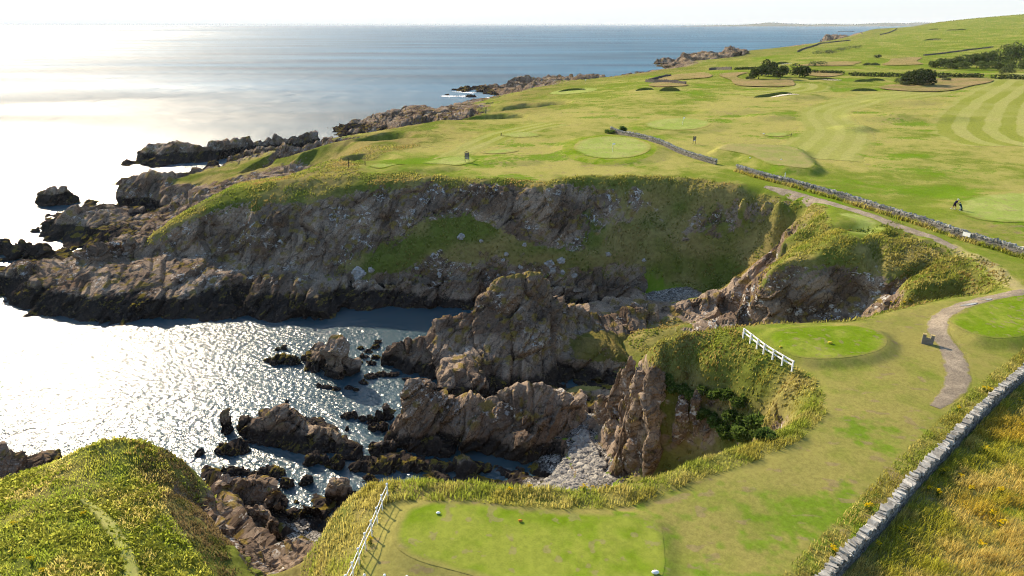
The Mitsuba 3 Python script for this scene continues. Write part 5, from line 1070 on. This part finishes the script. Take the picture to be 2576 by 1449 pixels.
tree('bush', 1535, 335, 26, 9, 'fern_leaf', 'low weeds round the far end of the ruined wall', 'bush', None, 381, 400, trunk=False)
def hedge(pts, h, label, look='pine_leaf', wd=1.6, leaf=.7, dens=70):
    c = dense(grounds(pts), 1.5); rg = np.random.default_rng(int(pts[0][0])); lob = [(p + [0, 0, h * .45], [1.4, wd, h * .55 * rg.uniform(.7, 1.2)]) for p in c]
    V, F = foliage(lob, int(len(c) * dens), leaf, rg); single('hedge', (V, F), look, label, 'hedge')
hedge([s5(590, 872), s5(800, 878), s5(1000, 882), s5(1185, 884)], 2.0, 'long dark hedge left of the lone thicket')
hedge([s5(1530, 880), s5(1800, 888), s5(2080, 890)], 1.8, 'dark hedge right of the lone thicket')
hedge([s5(2225, 905), s5(2400, 905), s5(2600, 915)], 2.0, 'dark hedge at the right edge of the links')
hedge([s5(110, 838), s5(300, 845), s5(475, 852)], 1.8, 'dark hedge right of the second pine')
hedge([s4(1610, 650), s4(1720, 648), s4(1850, 645)], 1.6, 'short dark hedge behind the pine clump')
# shrubs and ferns on the shady bowl of the promontory and along the wall foot
for i, (u, v, w, h) in enumerate([(1850,1065,60,40),(1905,1075,60,42),(1875,1100,70,34),(1830,1100,50,34),(1925,1105,46,22),(1800,1075,44,36),(1860,1020,44,36),(1770,1050,40,30),(1700,985,46,26),(1735,1000,46,26),(1780,1000,50,30),(1820,1000,50,30),(1680,960,40,20)]):
    tree('fern_shrub', u, v, w, h, 'fern_leaf', f'{labs[i]} bright green shrub counted from the path side of the shady hollow', 'shrub', 'green shrubs in the shady hollow', 400 + i, 900, trunk=False)

# ------------------------------------------------------------------ long grass and ragwort
def blades(poly, dens, hgt_range, width, bend, seed, reject=None):
    rg = np.random.default_rng(seed); P = Polygon(poly).buffer(0); prepare(P); x0, y0, x1, y1 = P.bounds
    n = int((x1 - x0) * (y1 - y0) * dens); q = rg.uniform([x0, y0], [x1, y1], (n, 2)); q = q[contains_xy(P, q[:, 0], q[:, 1])]
    clump = meshkit.noise(np.c_[q * 1.3, q[:, :1] * 0], seed); patch = meshkit.fbm(np.c_[q * .35, q[:, :1] * 0], 2, seed + 3)
    keep = rg.uniform(0, 1, len(q)) < .25 + 1.1 * clump; q, clump, patch = q[keep], clump[keep], patch[keep]
    if reject is not None: k = ~reject(q); q, clump, patch = q[k], clump[k], patch[k]
    return grow(q, rg, hgt_range, width, bend, clump, patch)
def grow(q, rg, hgt_range, width, bend, clump, patch):
    m = len(q); z = height(q[:, 0], q[:, 1]); h = rg.uniform(*hgt_range, m) * (.55 + .7 * clump); a = rg.uniform(0, 6.28, m) ; lean = rg.uniform(.1, 1, m) * bend * h
    wind = np.array([.6, -.35]); d = np.stack([np.cos(a), np.sin(a)], 1) * .8 + wind; side = np.stack([-np.sin(a * 1.7 + patch * 9), np.cos(a * 1.7 + patch * 9)], 1); w = width * rg.uniform(.6, 1.4, m)
    B = np.c_[q, z - .03]; M_ = np.c_[q + d * (lean * .35)[:, None], z + h * .6]; Tt = np.c_[q + d * lean[:, None], z + h]
    sv_ = np.c_[side * (w / 2)[:, None], np.zeros(m)]
    V = np.stack([B - sv_, B + sv_, M_ + sv_ * .8, M_ - sv_ * .8, Tt], 1).reshape(-1, 3); i = np.arange(m)[:, None] * 5
    return V, np.vstack([i + [0, 1, 2], i + [0, 2, 3], i + [3, 2, 4]])
def grass_look(a, b, c, sc=.45, tr=.9):
    def fn(p, n, uv):
        t = fbm(p.x * sc, p.y * sc, 0., 3); col = mix(mix(a, b, sst(.36, .6, t)), c, sst(.55, .72, fbm(p.x * sc * .8 + 50, p.y * sc * .8, 0., 2)))
        return col * (.65 + .7 * cell_rand(p.x * 9, p.y * 9, 0.))
    return {'type': 'principledthin', 'base_color': proc(fn), 'diff_trans': tr, 'roughness': .6}
scene['meadow_grass'] = grass_look((.44, .42, .05), (.64, .51, .15), (.54, .41, .06), tr=1.4)
scene['headland_grass'] = grass_look((.26, .32, .040), (.38, .39, .065), (.52, .44, .14), tr=1.6)
scene['rim_grass'] = grass_look((.23, .27, .038), (.40, .35, .10), (.31, .28, .055), tr=1.5)
wl = LineString(WALL1); right = np.vstack([WALL1 + [.25, -.3], [[70, 55], [75, 10], [15, 10], [10, 20]]])
mead = blades(right, 170, (.25, .75), .032, .6, 501)
scene['meadow_grass_blades'] = mikit.ply(mead, 'meadow_grass', smooth=False); labels['meadow_grass_blades'] = {'label': 'tall tawny meadow grass right of the near stone wall', 'category': 'grass', 'kind': 'stuff'}
hill_poly = np.vstack([A([(-30,1210),(70,1175),(139,1150),(208,1118),(271,1092),(358,1099),(400,1118)], 15)[:, :2], A([(440,1190),(425,1300),(500,1400),(545,1460)], 14.5)[:, :2], [[-14, 22], [-45, 18], [-46, 36]]])
hill = blades(hill_poly, 110, (.08, .32), .045, .8, 502)
scene['headland_grass_blades'] = mikit.ply(hill, 'headland_grass'); labels['headland_grass_blades'] = {'label': 'rough green grass and weeds on the left headland', 'category': 'grass', 'kind': 'stuff'}
rim_poly = np.vstack([near_rim[:13, :2] + [0, .5], (near_rim[:13, :2] + W([0, -2.6]))[::-1]])
bank_poly = np.vstack([A([(975,1222),(940,1300),(900,1390),(860,1470),(800,1600)], G)[:, :2] + [.5, 0], A([(740,1560,13),(755,1446,13.8),(764,1394,14.8),(828,1304,17.),(866,1258,18.),(908,1220,18.6),(958,1212,20)])[:, :2]])
prom_poly = np.vstack([A([(1880,842),(1935,875),(1998,915),(2052,950),(2078,1000),(2005,1085),(1876,1125),(1840,1118)], G)[:, :2], D([(1890,1080,50.8),(1830,1060,54),(1760,960,56.8),(1650,905,58.2),(1590,899,60)])[:, :2], prom_far[:, :2]])
h2_poly = np.vstack([A([(2190,800),(2205,786),(2292,765),(2366,746),(2470,732),(2511,718),(2518,703),(2482,667),(2439,648),(2366,626),(2311,604),(2263,583),(2232,572),(2160,599),(2085,560),(2066,519)], G)[:, :2], D([(2000,585,99),(1953,659,91),(2040,652,90),(2183,658,87.5),(2280,703,81.5),(2240,760,77)])[:, :2]])
rg_ = [blades(rim_poly, 150, (.15, .55), .04, .6, 503), blades(bank_poly, 130, (.18, .5), .04, .6, 504), blades(prom_poly, 70, (.12, .42), .055, .7, 505), blades(h2_poly, 40, (.15, .5), .08, .7, 506)]
verge1 = np.vstack([WALL1 + [-.3, .3], (WALL1 + [-1.5, 1.2])[::-1]]); verge2 = np.vstack([WALL2 + [-.3, -.25], (WALL2 + [-1.1, -1.0])[::-1]])
rg_ += [blades(verge1, 110, (.1, .36), .04, .5, 507), blades(verge2, 60, (.3, .8), .10, .5, 508)]
flank_poly = np.vstack([A([(400,1118),(440,1140),(486,1172),(500,1200)], 13)[:, :2], A([(500,1262),(560,1340),(620,1400),(640,1460)], 12.5)[:, :2], A([(545,1460),(500,1400),(425,1300),(350,1215)], 14.5)[:, :2]])
heath = blades(flank_poly, 110, (.08, .32), .07, .9, 509); scene['heath_look'] = grass_look((.15, .12, .05), (.28, .21, .10), (.16, .17, .04), .8, .6)
scene['heath'] = mikit.ply(heath, 'heath_look'); labels['heath'] = {'label': 'brown heathy growth down the rocky flank of the left headland', 'category': 'heath', 'kind': 'stuff'}
rgw = np.random.default_rng(77); P_ = Polygon(hill_poly).buffer(-.5); prepare(P_); q = rgw.uniform(P_.bounds[:2], P_.bounds[2:], (30000, 2)); q = q[contains_xy(P_, q[:, 0], q[:, 1])]
q = q[rgw.uniform(0, 1, len(q)) < np.clip(2.6 * meshkit.fbm(np.c_[q * .3, q[:, :1] * 0], 3, 78) - 1.0, 0, 1)][:3500]; C_ = np.repeat(np.c_[q, height(q[:, 0], q[:, 1]) + .12], 5, 0) + rgw.normal(0, [.13, .13, .07], (len(q) * 5, 3)); m_ = len(C_)
a_ = rgw.normal(size=(m_, 3)) * [1, 1, .5]; a_ /= np.linalg.norm(a_, axis=1, keepdims=True); b_ = np.cross(a_, rgw.normal(size=(m_, 3)) * .6 + [0, 0, 1]); b_ /= np.linalg.norm(b_, axis=1, keepdims=True); s_ = rgw.uniform(.07, .17, (m_, 1)); k_ = np.arange(m_)[:, None] * 4
scene['broadleaf_weed_look'] = grass_look((.27, .32, .035), (.36, .38, .06), (.44, .43, .08), .6, 1.5)
scene['broadleaf_weeds'] = mikit.ply((np.stack([C_ - a_ * s_, C_ + b_ * s_ * .6, C_ + a_ * s_, C_ - b_ * s_ * .6], 1).reshape(-1, 3), np.vstack([k_ + [0, 1, 2], k_ + [0, 2, 3]])), 'broadleaf_weed_look'); labels['broadleaf_weeds'] = {'label': 'bright broadleaf weeds patched over the left headland', 'category': 'weeds', 'kind': 'stuff'}
scene['rim_grass_blades'] = mikit.ply(join(rg_), 'rim_grass'); labels['rim_grass_blades'] = {'label': 'long grass left unmown along cliff edges, banks and wall feet', 'category': 'grass', 'kind': 'stuff'}
# tussocks on the wild ground further off
mw = (WILD > .45) & (ROCK < .5) & (my < 165) & (my > 44) & (mx > -95) & (mx < 72) & (Z > 3)
cand = np.stack([mx[mw], my[mw]], 1); pick = np.random.default_rng(9).choice(len(cand), min(len(cand), 60000), replace=False); q = cand[pick] + np.random.default_rng(8).uniform(-.2, .2, (len(pick), 2))
cl = meshkit.noise(np.c_[q * .9, q[:, :1] * 0], 5); kk = cl > .35; q, cl = q[kk], cl[kk]
scene['slope_grass'] = grass_look((.15, .19, .03), (.25, .235, .055), (.27, .20, .065), .25, 1.3)
scene['slope_grass_tussocks'] = mikit.ply(grow(q, np.random.default_rng(10), (.12, .42), .20, .8, cl, cl), 'slope_grass'); labels['slope_grass_tussocks'] = {'label': 'grass tussocks over the slopes of the coves', 'category': 'grass', 'kind': 'stuff'}
scene['ragwort_yellow'] = {'type': 'principledthin', 'base_color': {'type': 'rgb', 'value': [.75, .55, .01]}, 'diff_trans': .6, 'roughness': .7}
scene['ragwort_stem'] = leaf_look((.09, .14, .02))
RAG = []
for i in range(4):
    rg = np.random.default_rng(600 + i); heads, stems = [], []
    for j in range(11):
        a = rg.uniform(0, 6.28); r = rg.uniform(.02, .34); t = np.array([r * math.cos(a), r * math.sin(a), rg.uniform(.55, .85)])
        stems.append(tube([[t[0] * .2, t[1] * .2, 0], t * [.7, .7, .6], t], [.012, .010, .008], 4))
        for q_ in range(7):
            c = t + [rg.normal(0, .055), rg.normal(0, .055), rg.uniform(-.01, .05)]; a2 = np.arange(6) * math.pi / 3; rr = rg.uniform(.03, .05)
            V = np.vstack([np.stack([c[0] + rr * np.cos(a2), c[1] + rr * np.sin(a2), np.full(6, c[2])], 1), [c + [0, 0, .018]], [c - [0, 0, .015]]]); heads.append((V, np.array([[k, (k + 1) % 6, 6] for k in range(6)] + [[(k + 1) % 6, k, 7] for k in range(6)])))
    lv = foliage([((0, 0, .25), (.2, .2, .25))], 60, .12, rg)
    RAG.append((mikit.ply(join(heads), 'ragwort_yellow'), mikit.ply(join(stems + [lv]), 'ragwort_stem')))
def ragwort(u, v, s=1.0, group='ragwort in the meadow grass', lab='yellow flowered ragwort plant in the tawny meadow grass'):
    p = ground(u, v); k = thing('ragwort', lab, 'flower', group); i = int(u * 3 + v) % 4; t = T().translate([float(x) for x in p]).rotate([0, 0, 1], float((u * 7) % 360)).scale(s)
    part(k, 'flower_heads', RAG[i][0], None, to_world=t, kind='stuff'); part(k, 'stems', RAG[i][1], None, to_world=t)
def patch_of(pts, tr, sc, group, lab):
    r = ranks([tr(*p) for p in pts])
    for i, p in enumerate(pts): ragwort(*tr(*p), sc, group, lab.format(r[i]))
patch_of([(2030,672),(2005,680),(2130,718),(2150,730),(2200,798),(2415,808),(2400,818),(1725,1095),(1740,1080),(2430,1036),(2400,1046),(1915,800),(1980,820),(1990,838),(2540,195),(2560,365),(2280,1196),(1575,1195),(2310,530),(2350,980)], r9, .6, 'ragwort in the meadow grass', '{} from the left of the yellow ragwort plants in the tawny meadow')
patch_of([(1488,918),(1515,920),(1262,1212),(1270,1230),(2325,112),(2300,105),(2345,115),(2125,246)], r9, .55, 'ragwort along the left of the near wall', '{} from the left of the yellow ragwort plants along the near side of the wall')
patch_of([(115,1102),(235,1362),(325,1442),(610,1030)], r7, .6, 'ragwort on the left headland', '{} from the left of the small yellow ragwort plants on the left headland')
patch_of([(330,1215),(1850,832),(1880,838),(1940,820),(1480,832),(2040,818),(1340,855)], r8, .6, 'ragwort along the cliff edge', '{} from the left of the yellow ragwort plants in the nearest cliff-edge grass')
patch_of([(1250,990),(1690,888),(1660,895),(1790,880),(1750,893)], r6, .6, 'ragwort by the gully head', '{} from the left of the yellow ragwort plants at the edge of the second gully')
labels.setdefault('x', None); labels.pop('x')

scene['foam_look'] = diffuse(foam_)
for loop in ([(1105,242),(1120,239),(1140,240),(1155,243),(1140,244),(1115,244)], [(1130,231),(1160,230),(1190,232),(1205,234),(1190,235),(1150,232)], [(1225,244),(1255,243),(1262,248),(1240,250)], [(590,1200),(640,1194),(720,1200),(700,1206),(640,1202)], [(1150,241),(1180,240),(1200,243),(1175,245)]):
    p_ = A(loop, .06); c_ = smooth_loop(p_, 60); rr = np.random.default_rng(int(loop[0][0])); m_ = c_.mean(0)
    c_ = m_ + (c_ - m_) * rr.uniform(.55, 1.1, (len(c_), 1)); key = number('surf'); scene[key] = mikit.ply((np.vstack([np.c_[c_, np.full(len(c_), .06)], [[*m_, .06]]]), np.array([[i, (i + 1) % len(c_), len(c_)] for i in range(len(c_))])), 'foam_look')
    labels[key] = {'label': 'white surf washing round the rocks', 'kind': 'structure'}

scene['trodden_look'] = diffuse(proc(lambda p, n, uv: mix(mix((.36, .33, .12), (.30, .33, .08), fbm(p.x * 1.5, p.y * 1.5, 0., 3)), wildgrass(p), sst(.4, 1., dr.abs(uv.x) + .5 * (noise(p.x * 2, p.y * 2, 0.) - .5)))))
ribbon('trodden_path', A([r7(*p) for p in [(600,890),(680,950),(760,1030),(830,1120),(890,1220),(930,1320),(960,1440),(980,1560)]], 17.2), [.25, .4, .45, .45, .45, .45, .45], 'trodden_look', .17, 'faint trodden line in the grass of the left headland')
